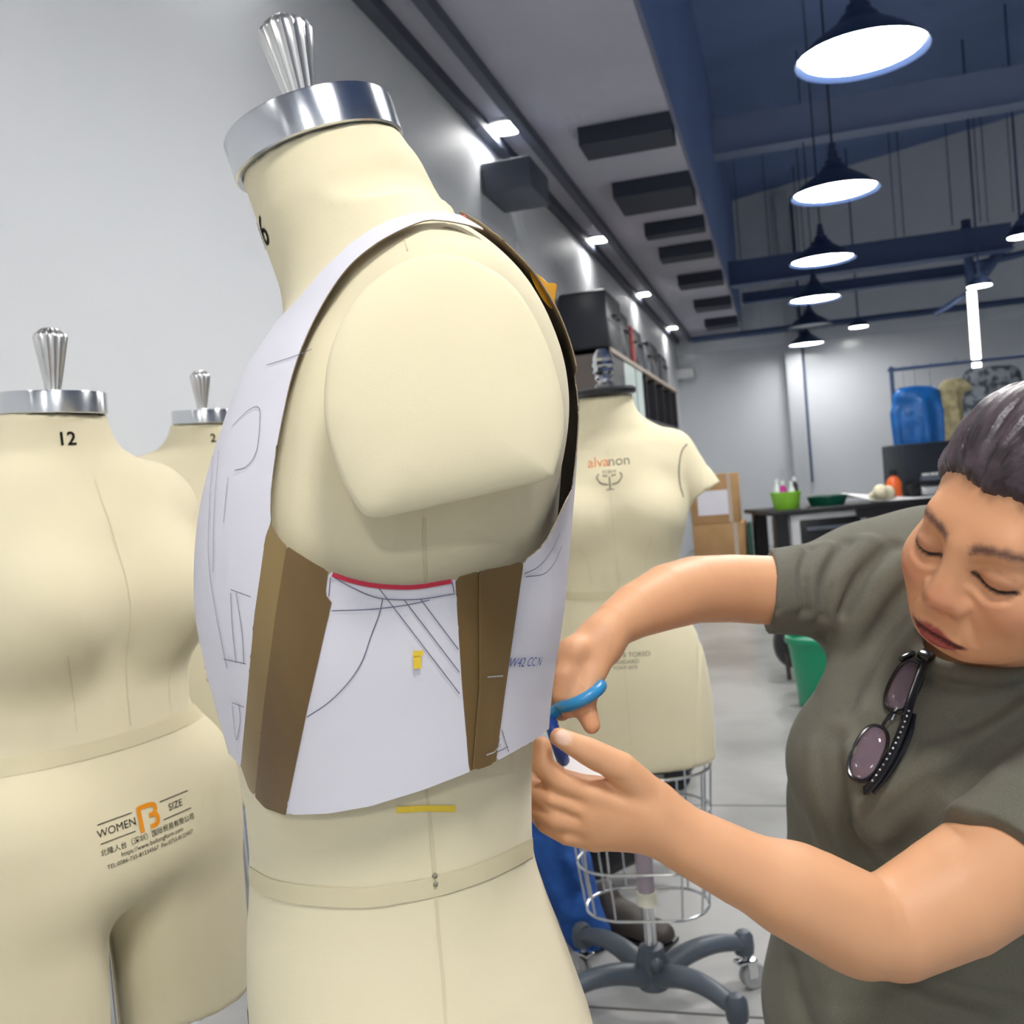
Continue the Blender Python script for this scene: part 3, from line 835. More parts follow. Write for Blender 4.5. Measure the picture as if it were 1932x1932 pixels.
ribbon('pencil_line', [
    B_([(630, 1088), (655, 1103), (695, 1122), (730, 1130), (790, 1130), (857, 1120)]), [(624, 1089), (621, 1125)], [(852, 1096), (856, 1118)],
    B_([(626, 1152), (700, 1149), (760, 1142), (810, 1132)]), B_([(722, 1130), (715, 1160), (700, 1200), (682, 1250), (655, 1290), (620, 1325), (580, 1352)]),
    [(714, 1108), (866, 1308)], [(762, 1131), (866, 1268)], [(793, 1130), (864, 1225)]], .0006, M['pencil'], vest, BVV, .0008)
ribbon('pencil_line', [
    B_([(440, 805), (470, 775), (490, 770), (492, 800), (486, 850), (468, 880), (445, 888)]), [(437, 1112), (475, 1126)], B_([(437, 1118), (440, 1180), (447, 1250)]), B_([(447, 1118), (458, 1190), (462, 1250)]),
    [(424, 1243), (466, 1252)], B_([(452, 1328), (455, 1360), (448, 1395), (444, 1370), (440, 1330)]), [(440, 1325), (462, 1333)], B_([(404, 860), (397, 960), (396, 1060), (410, 1160), (430, 1260)]),
    B_([(415, 850), (406, 960), (404, 1080)]), B_([(432, 900), (428, 940), (424, 985)]), B_([(505, 690), (560, 672), (590, 660)])], .0005, M['pencil'], vest, BVV, .0008)
ribbon('pencil_line', [
    B_([(988, 1082), (1015, 1068), (1038, 1040), (1055, 1005)]), B_([(990, 1088), (1025, 1082), (1045, 1060), (1058, 1030)]), [(945, 1376), (958, 1418)], [(937, 1418), (957, 1408)], [(941, 1392), (937, 1410)]],
    .0006, M['pencil'], vest, BVV, .0008)
# handwriting on the back panel
p, n = hitL(993, 1250, BVV)
if p is not None:
    ex = hitL(1015, 1248, BVV)[0] - hitL(970, 1250, BVV)[0]; ex /= np.linalg.norm(ex); ey = np.array([0, 0, 1.]) - ex * ex[2]; ey /= np.linalg.norm(ey)
    decal('handwriting', Flat().text('W42 CC N', (0, 0), .0085, shear=.2), p, ex, ey, BVV, M['blue_pen'], vest, .0009)
ribbon('staple', [[(912, 1273), (940, 1271)], [(910, 1420), (924, 1415), (936, 1400)]], .0009, M['chrome'], vest, BVV, .0045, 4)
ribbon('tape_scrap', [[(786, 1228), (787, 1260)]], .0045, M['yellow'], vest, BVV, .0016, 4)
ribbon('tape_scrap', [[(778, 1232), (797, 1230)]], .003, M['yellow'], vest, BVV, .002, 4)
for (x, y), m_, nm in (((397, 1140), 'pin_blue', 'blue round pin head'), ((437, 1345), 'pin_pink', 'magenta round pin head'), ((874, 411), 'pin_red', 'pink pin head')):
    p = loc(x, y, .012)
    if x > 800: p = loc(x, y, .1)
    o = MB().ball(p, .0026 if x < 800 else .002, 10).build('pin', M[m_], vest); o['label'] = nm
# torn gold tape behind the shoulder
tp = crv([(1000, 513), (1020, 522), (1033, 534), (1048, 535), (1047, 556), (1042, 582), (1028, 570), (1012, 545)], 3, True)
pts3 = np.array([loc(x, y, .088 - .0006 * (x - 1003) * .3) for x, y in tp])
vs = [tuple(p) for p in pts3] + [tuple(p + np.array([-.001, -.002, 0])) for p in pts3]; n_ = len(tp)
obj('tape_scrap', vs, [tuple(range(n_)), tuple(range(n_, 2 * n_))[::-1]] + [(i, i + n_, (i + 1) % n_ + n_, (i + 1) % n_) for i in range(n_)], M['gold'], vest, False)

# ---- the other forms
def womans_form(label, base, yaw, zw, sc, bust=.068, hips=1., legs=False, arms=False, black=False, number=None, mark=True, hz=-.38, sh=.17, up=0., nz=.384, naz=0.):
    t = thing('dress_form', label, 'dress form', (base[0], base[1], 0), yaw, 'dress forms')
    T = [(.40, -.004, .04, .045), (.34, -.006, .055, .08), (.312, -.008, .072, .125), (.275, -.008, .086, .156), (.24, -.004, .095, .156), (.18, 0, .098, .152), (.10, .003, .090, .138), (.0, .004, .082, .122),
         (-.06, .002, .092, .136), (-.13, -.004, .107, .160), (-.2, -.008, .114, .172), (-.28, -.006, .108, .176), (-.42, -.004, .1, .172)]
    T = [(z * sc + zw, c * sc, a * sc * (hips if z < .02 else 1 + (hips - 1) * .5), b * sc * (hips if z < .02 else 1 + (hips - 1) * .5)) for z, c, a, b in T]
    S_ = SDF().u(torso_fn(T), .02)
    g = lambda x, y, z: np.array([x * sc, y * sc, z * sc + zw])
    for sg in (-1, 1):
        S_.u(cap(g(-.008, .05 * sg, .309 + up), g(-.008, (sh - .03) * sg, .266 + up), .036 * sc, .034 * sc), .03 * sc)
        S_.u(ell(g(-.006, (sh - .045) * sg, .235), (.062 * sc, .05 * sc, .085 * sc)), .03 * sc)
        S_.u(ell(g(.058, .076 * sg, .155), (bust * sc, bust * 1.02 * sc, bust * 1.0 * sc)), .045 * sc)
        S_.g(plane(g(.12, 0, 0), (0, 1, 0)), 0., .01) if False else None
        if arms:
            a_, b_ = g(-.006, .128 * sg, .288), g(.0, .222 * sg, .14); dr = (b_ - a_) / np.linalg.norm(b_ - a_)
            cf, pf = cap(a_, b_, .046 * sc, .043 * sc), plane(g(.0, .186 * sg, .190), dr * .8 + np.array([0, .1 * sg, -.3]))
            S_.u(lambda Q, cf=cf, pf=pf: np.maximum(cf(Q), pf(Q)), .012)
            S_.g(plane(g(0, .172 * sg, .0), (0, 1, -.12 * sg)), -.0022, .0028)
    S_.u(chain([g(-.004, 0, .28 + up), g(.002, 0, .315 + up), g(.012, 0, .50)], [.064 * sc, .0575 * sc, .056 * sc]), .022 * sc)
    if legs:
        S_.i(plane(g(0, 0, -.215), (0, 0, -1)), .09)
        for sg in (-1, 1): S_.u(cap(g(-.004, .100 * sg, -.10), g(-.004, .113 * sg, -.47), .104 * sc, .088 * sc), .03)
        S_.i(plane(g(0, 0, -.385), (0, 0, -1)), .004)
    else: S_.i(plane(g(0, 0, hz), (0, 0, -1)), .012)
    nc = g(.009, 0, nz); nx = np.array([.07, 0, 1.]); nx /= np.linalg.norm(nx)
    S_.i(plane(nc, nx), .001)
    lim = .30 * sc
    V_, Q_ = sdf_mesh(S_, (-.2, -lim, zw - .45 * sc), (.2, lim, zw + .46 * sc), .0065)
    fast_mesh('torso', V_, Q_, M['linen'], t); bv = bvh_of(V_, Q_)
    def around(name, z, w_, m_, tilt=0., off=.0008):
        vs_, fs_ = [], []
        for k_ in range(73):
            a = 2 * PI * k_ / 72; d = np.array([math.cos(a), math.sin(a), 0])
            for dz in (-w_ / 2, w_ / 2):
                h = bv.ray_cast(Vector(g(0, 0, z) + np.array([0, 0, dz + tilt * math.cos(a)]) + d * .32), Vector(-d)); vs_.append(np.array(h[0]) + d * off if h[0] else g(0, 0, z))
        for k_ in range(72): fs_.append((2 * k_, 2 * k_ + 2, 2 * k_ + 3, 2 * k_ + 1))
        return obj(name, vs_, fs_, m_, t)
    def down(name, az, z0, z1, w_=.0016):
        o_, ex_, ey_ = az_frame(az, (0, 0), 0, .2); f_ = Flat(); f_.add(*stroke(dens([(0, z0 * sc + zw), (0, z1 * sc + zw)], .01), w_))
        o__ = o_.copy(); o__[2] = 0; return decal(name, f_, o__, ex_, ey_, bv, M['seam'], t, .0006)
    around('waist_tape', -.005, .018, M['linen_tape'])
    down('front_seam', 0, .30, .01 if legs else -.36, .0011)
    for sg in (-1, 1): down('princess_seam', .62 * sg, .11, .02, .001)
    if black:
        MB().lathe([(1e-6, 0), (.064 * sc, 0), (.067 * sc, .004), (.067 * sc, .012), (.06 * sc, .0165), (.02, .018), (1e-6, .018)], nc + nx * .001, 40, axis_rot(nx)).build('neck_cap', M['black'], t)
        pr = [(1e-6, 0), (.02, 0), (.021, .006), (.012, .012)]
        for j, (r_, z_) in enumerate([(.02, .02), (.023, .034), (.0235, .049), (.021, .063)]): pr += [(r_, z_), (r_ * .86, z_ + .0075)]
        pr += [(.016, .075), (.011, .082), (1e-6, .084)]
        MB().lathe(pr, nc + nx * .018, 12, axis_rot(nx)).build('finial', M['chrome'], t, smooth=False)
    else:
        neck_cap(t, nc + nx * .0005, nx, .060 * sc, .026); handle(t, nc + nx * .0205, nx, .072)
    if number:
        o_, ex_, ey_ = az_frame(naz, (0, 0), zw + (nz - .034) * sc, .07)
        decal('size_number', Flat().text(number, (0, 0), .022, bold=.0004), o_, ex_, ey_, bv, M['ink'], t)
    if mark: print_label(t, bv, 0, (0, 0), zw - .096 * sc, .92, .13)
    return t, bv, g
def toward(base, alpha):
    c = np.array([-base[0], -base[1]]); c /= np.linalg.norm(c); r_ = np.array([R_[0], R_[1]]); r_ /= np.linalg.norm(r_)
    d = math.cos(alpha) * c + math.sin(alpha) * r_; return math.atan2(d[1], d[0])
b12 = P(96, 800, 1.19)
t, bv, g = womans_form('cream dress form numbered 12 on its neck, with thighs, at the left edge', b12, toward(b12, math.radians(46)), .945, 1.0, .075, 1.13, legs=True, number='12', sh=.182, naz=-.34)
stand(t, .75, .5)
b2 = P(381, 800, 1.93)
t, bv, g = womans_form('cream dress form numbered 2, half hidden behind the paper pattern', b2, toward(b2, math.radians(20)), .995, .97, .06, .96, number='2')
stand(t, .7, .2)
bR = PZ(1239, 1918, 0)
tR, bvR, gR = womans_form('cream dress form with short arm stubs and a black neck cap, on a wheeled stand', bR, toward(bR, math.radians(-4)), .9526, 1.0, .062, 1.0, arms=True, black=True, mark=False, hz=-.384, up=.024, nz=.418)
yawR = tR.rotation_euler[2]
stand(tR, .72, -yawR, cage=[(.56, .160, .107), (.465, .153, .099), (.355, .146, .093), (.252, .134, .085)], angs=[36, 143, 218, 323])
MB().tube([(.01, .0, .135), (.045, .012, .14)], .007, 8).ball((.05, .012, .141), .014, 8).build('lever_knob', M['base_plastic'], tR)
MB().tube([(0, 0, .28), (0, 0, .44)], .0195, 16).build('pole_sleeve', M['sleeve'], tR)
MB().tube([(0, 0, .252), (0, 0, .282)], .022, 16).build('collar', M['cream_plastic'], tR)
o_, ex, ey = az_frame(0, (0, 0), 1.228, .1)
decal('printed_name', Flat().text('alva', (-.0215, 0), .03), o_, ex, ey, bvR, M['orange_pale'], tR)
decal('printed_name', Flat().text('non', (.022, 0), .03), o_, ex, ey, bvR, M['ink_grey'], tR)
f = Flat()
for sg in (-1, 1):
    f.add(*stroke(crv([(.004 * sg, -.012), (.018 * sg, -.008), (.026 * sg, .004), (.022 * sg, .012)], 5), .0028))
    f.line((.004 * sg, .006), (.014 * sg, .008), .003)
f.line((0, -.022), (0, .004), .003); f.line((-.008, -.022), (.008, -.022), .002); f.text('FORM', (0, .014), .011)
o_, ex, ey = az_frame(0, (0, 0), 1.192, .1); decal('printed_emblem', f, o_, ex, ey, bvR, M['ink_grey'], tR)
o_, ex, ey = az_frame(0, (0, 0), .812, .1)
f = Flat(); f.text('SIZE 8 TORSO', (.012, .012), .014); f.text('STANDARD', (.0, -.002), .012); f.text('FORM 2018', (.002, -.014), .01)
decal('small_print', f, o_, ex, ey, bvR, M['ink_grey'], tR)

# armhole seam of the stub arm, as the photograph shows it
mwR = np.array(world_mat(tR)); miR = np.linalg.inv(mwR)
def hitR(px, py):
    o_ = (miR @ np.r_[CAM, 1])[:3]; d_ = miR[:3, :3] @ ray(px, py); h = bvR.ray_cast(Vector(o_), Vector(d_).normalized()); return (np.array(h[0]), np.array(h[1])) if h[0] is not None else None
def lineR(name, pts, w_, m_):
    hs = [hitR(*p) for p in dens(crv(pts, 4), 5)]; hs = [h for h in hs if h is not None]; vs, fs = [], []
    for i, (p, n) in enumerate(hs):
        t_ = hs[min(i + 1, len(hs) - 1)][0] - hs[max(i - 1, 0)][0]; s__ = np.cross(n, t_); s__ /= np.linalg.norm(s__) + 1e-12
        vs += [p + n * .0008 + s__ * w_ / 2, p + n * .0008 - s__ * w_ / 2]
    if len(hs) > 1: obj(name, vs, [(2 * i, 2 * i + 1, 2 * i + 3, 2 * i + 2) for i in range(len(hs) - 1)], m_, tR)
lineR('armhole_seam', [(1296, 838), (1286, 852), (1281, 880), (1282, 910), (1289, 938)], .0035, M['ink_grey'])
# ------------------------------------------------------------------ the woman
HM = np.array([[0.50190346, -0.86417281, -0.03603158], [0.42685518, 0.28371528, -0.85866192], [-0.75225499, -0.41558512, -0.51127432]])
HR = W @ np.diag([1., -1., 1.]) @ HM                       # head axes (her left, forward, up) in the world
HT = CAM + W @ np.array([.4462, -.0165, .860])
HS = 1.0
def H(x, y, z): return HT + HR @ (np.array([x, y, z], float) * HS)
def toH(Q): return (np.asarray(Q) - HT) @ HR / HS
def he(c, r): return ell(H(*c), np.array(r) * HS, HR)
def hc(a, b, ra, rb=None): return cap(H(*a), H(*b), ra * HS, (rb if rb else ra) * HS)
B = SDF()
# skull and face
B.u(he((0, -.018, .034), (.075, .090, .086)), .01).u(he((0, .016, -.024), (.067, .066, .075)), .03)
B.u(he((0, .040, -.064), (.050, .040, .031)), .03).u(hc((-.013, .062, -.084), (.013, .062, -.084), .0165), .02)
for s_ in (-1, 1):
    B.u(he((.041 * s_, .046, -.034), (.029, .032, .028)), .025)
    B.u(hc((.060 * s_, .0, -.050), (.032 * s_, .045, -.076), .019, .017), .03)
B.u(hc((-.032, .066, .021), (.032, .066, .021), .0135), .022)
for s_ in (-1, 1):
    B.s(he((.033 * s_, .094, -.003), (.022, .015, .013)), .014)
    B.u(he((.0325 * s_, .0655, -.0025), (.018, .0165, .0145)), .006)             # eyeball under a lowered lid
B.u(hc((0, .080, .010), (0, .088, -.022), .0075, .0110), .016).u(he((0, .091, -.036), (.0145, .0125, .0115)), .010)
for s_ in (-1, 1):
    B.u(he((.0150 * s_, .0835, -.0395), (.0090, .0105, .0085)), .006)
    B.s(he((.0080 * s_, .090, -.0485), (.0042, .006, .0033)), .003)
B.u(he((0, .067, -.068), (.033, .021, .026)), .02)
face0 = SDF(); face0.ops = list(B.ops)
def fy(x, z):
    y = .13
    for _ in range(60):
        e = float(face0(H(x, y, z)[None])[0])
        if e < 1e-4: break
        y -= max(e, 1e-4) * .8
    return y
def onf(pts, up_=0.): return np.array([H(x, fy(x, z) + up_, z) for x, z in pts])
LID = crv([(.0160, -.0055), (.0235, -.0100), (.032, -.0125), (.041, -.0125), (.0500, -.0095)], 3)
CRE = crv([(.0175, .0030), (.026, .0060), (.037, .0055), (.048, .0010)], 3)
BAG = crv([(.0180, -.0130), (.027, -.0190), (.037, -.0205), (.047, -.0165)], 3)
MOU = crv([(-.0275, -.0770), (-.013, -.0748), (-.004, -.0738), (0, -.0745), (.004, -.0738), (.013, -.0748), (.0275, -.0770)], 3)
UPL = [(-.022, -.0748), (-.011, -.0702), (-.0035, -.0690), (0, -.0700), (.0035, -.0690), (.011, -.0702), (.022, -.0748)]
LOL = [(-.020, -.0775), (-.010, -.0800), (0, -.0812), (.010, -.0800), (.020, -.0775)]
LIPS = [(-.0275, -.0768), (-.018, -.0715), (-.008, -.0658), (-.003, -.0648), (0, -.0660), (.003, -.0648), (.008, -.0658), (.018, -.0715), (.0275, -.0768), (.018, -.0832), (.008, -.0868), (0, -.0875), (-.008, -.0868), (-.018, -.0832)]
lids = {s_: onf([(x * s_, z) for x, z in LID]) for s_ in (-1, 1)}
for s_ in (-1, 1):
    B.g(chain(lids[s_], [0] * len(LID)), -.0028, .0017)
    B.g(chain(onf([(x * s_, z) for x, z in CRE]), [0] * len(CRE)), -.0013, .0018)
    B.g(chain(onf([(x * s_, z) for x, z in BAG]), [0] * len(BAG)), -.0013, .0026)
    B.g(chain(onf([(x * s_, z - .006) for x, z in BAG]), [0] * len(BAG)), .0010, .004)
    B.g(chain(onf([(.0205 * s_, -.036), (.028 * s_, -.052), (.034 * s_, -.068)]), [0, 0, 0]), -.0017, .004)
    B.g(chain(onf([(.0255 * s_, -.038), (.0245 * s_, -.044), (.020 * s_, -.0485)]), [0, 0, 0]), -.0016, .0024)
    B.u(he((.077 * s_, -.012, -.012), (.008, .019, .031)), .006); B.s(he((.086 * s_, -.008, -.008), (.006, .010, .018)), .004)
B.u(chain(onf(UPL, -.0012), [.0022, .0040, .0046, .0044, .0046, .0040, .0022]), .004)
B.u(chain(onf(LOL, -.0014), [.0022, .0050, .0056, .0050, .0022]), .004)
mou = onf(MOU, .0018)
B.g(chain(mou, [0] * len(MOU)), -.0032, .0017)
B.g(chain(onf([(-.013, -.0900), (0, -.0908), (.013, -.0900)]), [0] * 3), -.0022, .005)
# neck and trunk under the shirt
NB = P(1855, 1245, 1.0)
B.u(cap(H(0, -.030, -.055), NB, .050, .044), .012)
SR, SL = P(1610, 1105, 1.10), P(2040, 1420, .95)
B.u(cap(NB + W @ np.array([0, -.02, .03]), SR, .03, .045), .02).u(cap(NB + W @ np.array([0, -.04, .06]), SL, .028, .05), .02).u(cap(NB, P(1740, 1560, 1.12), .035, .08), .02)
# near arm (her left)
arm = [SL, P(1935, 1600, .885), P(1800, 1690, .858), P(1690, 1748, .845), P(1640, 1752, .84), P(1540, 1700, .835), P(1400, 1638, .83), P(1290, 1582, .826), P(1225, 1535, .822)]
B.u(chain(arm, [.055, .0545, .0515, .0445, .0405, .0375, .0315, .0275, .0265]), .01)
B.u(cap(P(1600, 1735, .84), P(1500, 1680, .835), .037, .035), .02)
# near hand
pn = W @ np.array([.1, .25, -1.])                           # the back of the hand faces the lens and up
Q_ = lambda x, y, d: P(x, y, d)
for a, b, ra, rb in [((1228, 1522, .822), (1124, 1496, .812), .018, .0128), ((1228, 1536, .822), (1112, 1526, .812), .018, .013), ((1228, 1550, .824), (1112, 1553, .815), .018, .0125), ((1225, 1560, .826), (1122, 1579, .82), .018, .0115)]:
    B.u(cap(Q_(*a), Q_(*b), ra, rb), .014)
B.u(chain([Q_(1124, 1496, .812), Q_(1056, 1474, .806), Q_(1024, 1444, .806), Q_(1022, 1408, .812)], [.0124, .0106, .0096, .0080]), .006)
B.u(chain([Q_(1112, 1526, .812), Q_(1040, 1508, .808), Q_(1002, 1486, .818), Q_(992, 1460, .835)], [.0124, .0104, .0094, .008]), .0035)
B.u(chain([Q_(1112, 1553, .815), Q_(1046, 1541, .81), Q_(1006, 1520, .822), Q_(996, 1496, .84)], [.0120, .0102, .0092, .0078]), .0035)
B.u(chain([Q_(1122, 1579, .82), Q_(1070, 1573, .815), Q_(1030, 1553, .822), Q_(1012, 1534, .84)], [.0112, .0094, .0085, .0072]), .0035)
B.u(chain([Q_(1222, 1500, .815), Q_(1172, 1450, .803), Q_(1106, 1416, .796), Q_(1055, 1391, .792)], [.016, .0134, .0112, .0076]), .006)
B.g(chain([Q_(1010, 1478, .796), Q_(1045, 1494, .796), Q_(1095, 1517, .798)], [0] * 3), -.0025, .003)
B.g(chain([Q_(1005, 1512, .8), Q_(1050, 1526, .8), Q_(1090, 1540, .803)], [0] * 3), -.0018, .003)
B.g(chain([Q_(1128, 1462, .798), Q_(1170, 1466, .795)], [0] * 2), -.0025, .003)
B.g(chain([Q_(1115, 1500, .795), Q_(1160, 1515, .797), Q_(1210, 1530, .797)], [0] * 3), .0015, .006)
# far arm (her right)
arm = [SR, P(1480, 1115, 1.06), P(1380, 1110, 1.03), P(1312, 1112, 1.0), P(1262, 1125, .975), P(1200, 1152, .945), P(1160, 1178, .922), P(1138, 1198, .91)]
B.u(chain(arm, [.05, .0375, .0355, .034, .0325, .0265, .0215, .019]), .01)
# far hand
B.u(ell(Q_(1086, 1228, .884), (.011, .011, .011)), .01)
for a, b, ra, rb in [((1136, 1205, .908), (1082, 1232, .89), .016, .0115), ((1134, 1212, .912), (1072, 1236, .903), .016, .0115), ((1134, 1215, .92), (1074, 1246, .918), .015, .011), ((1134, 1222, .925), (1080, 1256, .93), .014, .010)]:
    B.u(cap(Q_(*a), Q_(*b), ra, rb), .014)
B.u(chain([Q_(1082, 1232, .89), Q_(1066, 1275, .878), Q_(1062, 1312, .876), Q_(1070, 1340, .88)], [.0115, .010, .009, .0075]), .006)
B.u(chain([Q_(1072, 1236, .903), Q_(1052, 1282, .898), Q_(1048, 1322, .9), Q_(1060, 1345, .905)], [.0112, .010, .009, .0075]), .004)
B.u(chain([Q_(1074, 1246, .918), Q_(1050, 1290, .918), Q_(1048, 1326, .92), Q_(1060, 1345, .925)], [.0108, .0095, .0088, .0072]), .004)
B.u(chain([Q_(1080, 1256, .93), Q_(1060, 1294, .934), Q_(1056, 1322, .938), Q_(1066, 1340, .94)], [.010, .0085, .008, .0066]), .004)
B.u(chain([Q_(1135, 1225, .902), Q_(1115, 1272, .885), Q_(1100, 1325, .873), Q_(1116, 1368, .868)], [.0155, .0135, .0115, .0078]), .010)
lo_ = np.minimum.reduce([P(990, 1200, .8), HT - .17, P(1640, 1860, .8), P(1640, 1860, .9)]) - .03; hi_ = np.maximum.reduce([HT + .17, P(2120, 1420, .95), P(1600, 1050, 1.15)]) + .06
BVt, BQ = sdf_mesh(B, lo_, hi_, .0028)
# pigment: lips, brows, lash line, a little warmth
skin = np.array(lin('#dca57c')[:3]); cols = np.tile(skin, (len(BVt), 1))
hq = toH(BVt)
def soft(d, a, b): return np.clip((b - d) / (b - a), 0, 1)[:, None]
def mixc(cols, c, w): return cols * (1 - w) + np.array(lin(c)[:3]) * w
onh = (np.abs(hq) < .16).all(1)[:, None]
red = np.minimum.reduce([np.linalg.norm((hq - np.array([x, y, z])) / np.array([.022, .03, .02]), axis=1) for x, y, z in ((.044, .07, -.036), (-.044, .07, -.036), (0, .096, -.038))])
cols = mixc(cols, '#cc9068', soft(np.linalg.norm(hq - np.array([0, .05, -.02]), axis=1), .07, .13) * .45)
cols = mixc(cols, '#cf8669', soft(red, .3, 1.3) * .55 * onh)
frontal = (hq[:, 1] > .045)[:, None] * onh
cols = mixc(cols, '#a04a44', soft(poly_sd(LIPS, hq[:, [0, 2]]), -.0012, .0010) * frontal)
cols = mixc(cols, '#551f1f', soft(chain(mou, [0] * len(MOU))(BVt), .0022, .0036) * frontal)
for s_ in (-1, 1):
    br = np.array([(.012, .0125), (.022, .0175), (.036, .0215), (.052, .0200), (.060, .0150), (.053, .0235), (.038, .0280), (.022, .0250), (.012, .0205)]) * np.array([s_, 1])
    nz_ = .0010 * np.sin(hq[:, 0] * 2300 + hq[:, 2] * 1500)
    cols = mixc(cols, '#4b3337', soft(poly_sd(br, hq[:, [0, 2]]) + nz_ * .6, -.0022, .0028) * .85 * frontal)
    cols = mixc(cols, '#a9705a', soft(poly_sd([(.017 * s_, -.006), (.034 * s_, -.014), (.051 * s_, -.010), (.049 * s_, .002), (.034 * s_, .006), (.018 * s_, .003)], hq[:, [0, 2]]), -.002, .002) * .35 * frontal)
    cols = mixc(cols, '#170f10', soft(chain(lids[s_], [0] * len(LID))(BVt), .0018, .0032) * frontal)
cols = mixc(cols, '#f2d0bd', soft(np.linalg.norm(BVt - P(1063, 1391, .784), axis=1), .006, .008) * .7)
M['skin'] = mat('skin', '#dca57c', .5, attr=True, bump=(420, .06, .0008), spec=.4)
woman = thing('person', 'person in a grey-green t-shirt leaning in to cut paper at the large dress form', 'person', (P(1760, 1700, 1.1)[0], P(1760, 1700, 1.1)[1], 0))
WO = np.array(woman.location)
ob = fast_mesh('body', BVt - WO, BQ, M['skin'], woman); pigment(ob, cols)

# hair swept back from the forehead
HA = SDF()
def strands(Q):
    q = toH(Q); a = np.arctan2(q[:, 0], q[:, 2] - .02); r = q[:, 1]
    return .0012 * np.sin(a * 34 + np.sin(r * 60) * .8) + .0008 * np.sin(a * 71 + r * 40) + .0014 * np.sin(a * 13 + r * 25 + 1)
core = he((0, -.024, .042), (.083, .099, .094))
HA.u(lambda Q: core(Q) + strands(Q), 0).u(he((0, -.085, -.035), (.058, .045, .06)), .03)
hl = lambda Q: (lambda q: -((q[:, 1] - .082 + .012 * np.sin(np.abs(q[:, 0]) * 40)) * -.70 + (q[:, 2] - .071) * .71 + .0005 * np.sin(q[:, 0] * 900) + .0004 * np.sin(q[:, 0] * 2100)))(toH(Q))
HA.i(hl, .012)
hv, hq_ = sdf_mesh(HA, HT - .16, HT + .16, .0028)
M['hair'] = mat('hair', '#2a2126', .42, noise=(55, '#50424a', 5, (1, .12, 1)), bump=(150, .5, .002, (1, .1, 1)), spec=.5)
hair = fast_mesh('hair', np.array([(HR.T @ (v - HT)) for v in hv]), hq_, M['hair'], woman)
hair.matrix_local = Matrix.Translation(Vector(HT - WO)) @ Matrix(HR.tolist()).to_4x4(); hair['label'] = 'dark swept-back hair'

# t-shirt
T = SDF()
T.u(ell(P(1765, 1140, 1.13), (.115, .10, .115)), .03).u(cap(P(1640, 1115, 1.11), P(1850, 1250, 1.06), .075, .075), .04)
T.u(cap(P(1850, 1290, 1.03), SL, .07, .066), .04)
T.u(cap(P(1740, 1400, 1.05), P(1726, 1520, 1.085), .118, .127), .05).u(cap(P(1726, 1520, 1.085), P(1722, 1720, 1.11), .127, .134), .04)
T.u(cap(P(1722, 1720, 1.11), P(1712, 1900, 1.12), .134, .152), .04).u(cap(P(1712, 1900, 1.12), P(1740, 2120, 1.14), .152, .15), .04)
T.u(cap(P(1900, 1480, 1.0), P(1860, 1900, 1.1), .10, .13), .05)
T.u(ell(P(1590, 1440, 1.015), (.055, .06, .062)), .05).u(ell(P(1770, 1500, .985), (.06, .06, .06)), .06)
# sleeves, cut square at their hems
a, b = P(1625, 1108, 1.10), P(1452, 1116, 1.055); dr = (b - a) / np.linalg.norm(b - a)
c1, p1 = cap(a, b + dr * .05, .0585, .0400), plane(b, W @ np.array([-1., .06, .12])); T.u(lambda Q: np.maximum(c1(Q), p1(Q)), .03)
a, b = SL, P(1885, 1634, .868); dr = (b - a) / np.linalg.norm(b - a)
c2, p2 = cap(a, b + dr * .05, .07, .0605), plane(b, dr); T.u(lambda Q: np.maximum(c2(Q), p2(Q)), .02)
# neck opening with a ribbed collar
Cn = P(1848, 1209, .988); ux, vx, zx = W @ np.array([1, .05, 0]), W @ np.array([0, .22, 1.]), W @ np.array([0, 1., 0])
ring = lambda r, dz: np.array([Cn + ux * r * 1.02 * math.cos(t) + vx * r * math.sin(t) + zx * dz for t in np.linspace(0, 2 * PI, 40)])
T.u(cap(Cn - zx * .055, P(1745, 1400, 1.06), .05, .09), .04).u(cap(P(1880, 1322, .985), P(1985, 1370, .965), .046, .055), .03)
T.s(cap(Cn - zx * .008, Cn + zx * .2, .0565), .008)
T.u(chain(ring(.060, -.013), [.0085] * 40), .008)
T.g(chain(ring(.067, -.026), [0] * 40), -.0016, .002)
folds0 = SDF(); folds0.ops = list(T.ops)
def fold(pts, amp, w):
    hs = [folds0.hit(x, y) for x, y in crv(pts, 3)]; hs = [h for h in hs if h is not None]
    if len(hs) > 1: T.g(chain(hs, [0] * len(hs)), amp * 2.1, w * .85)
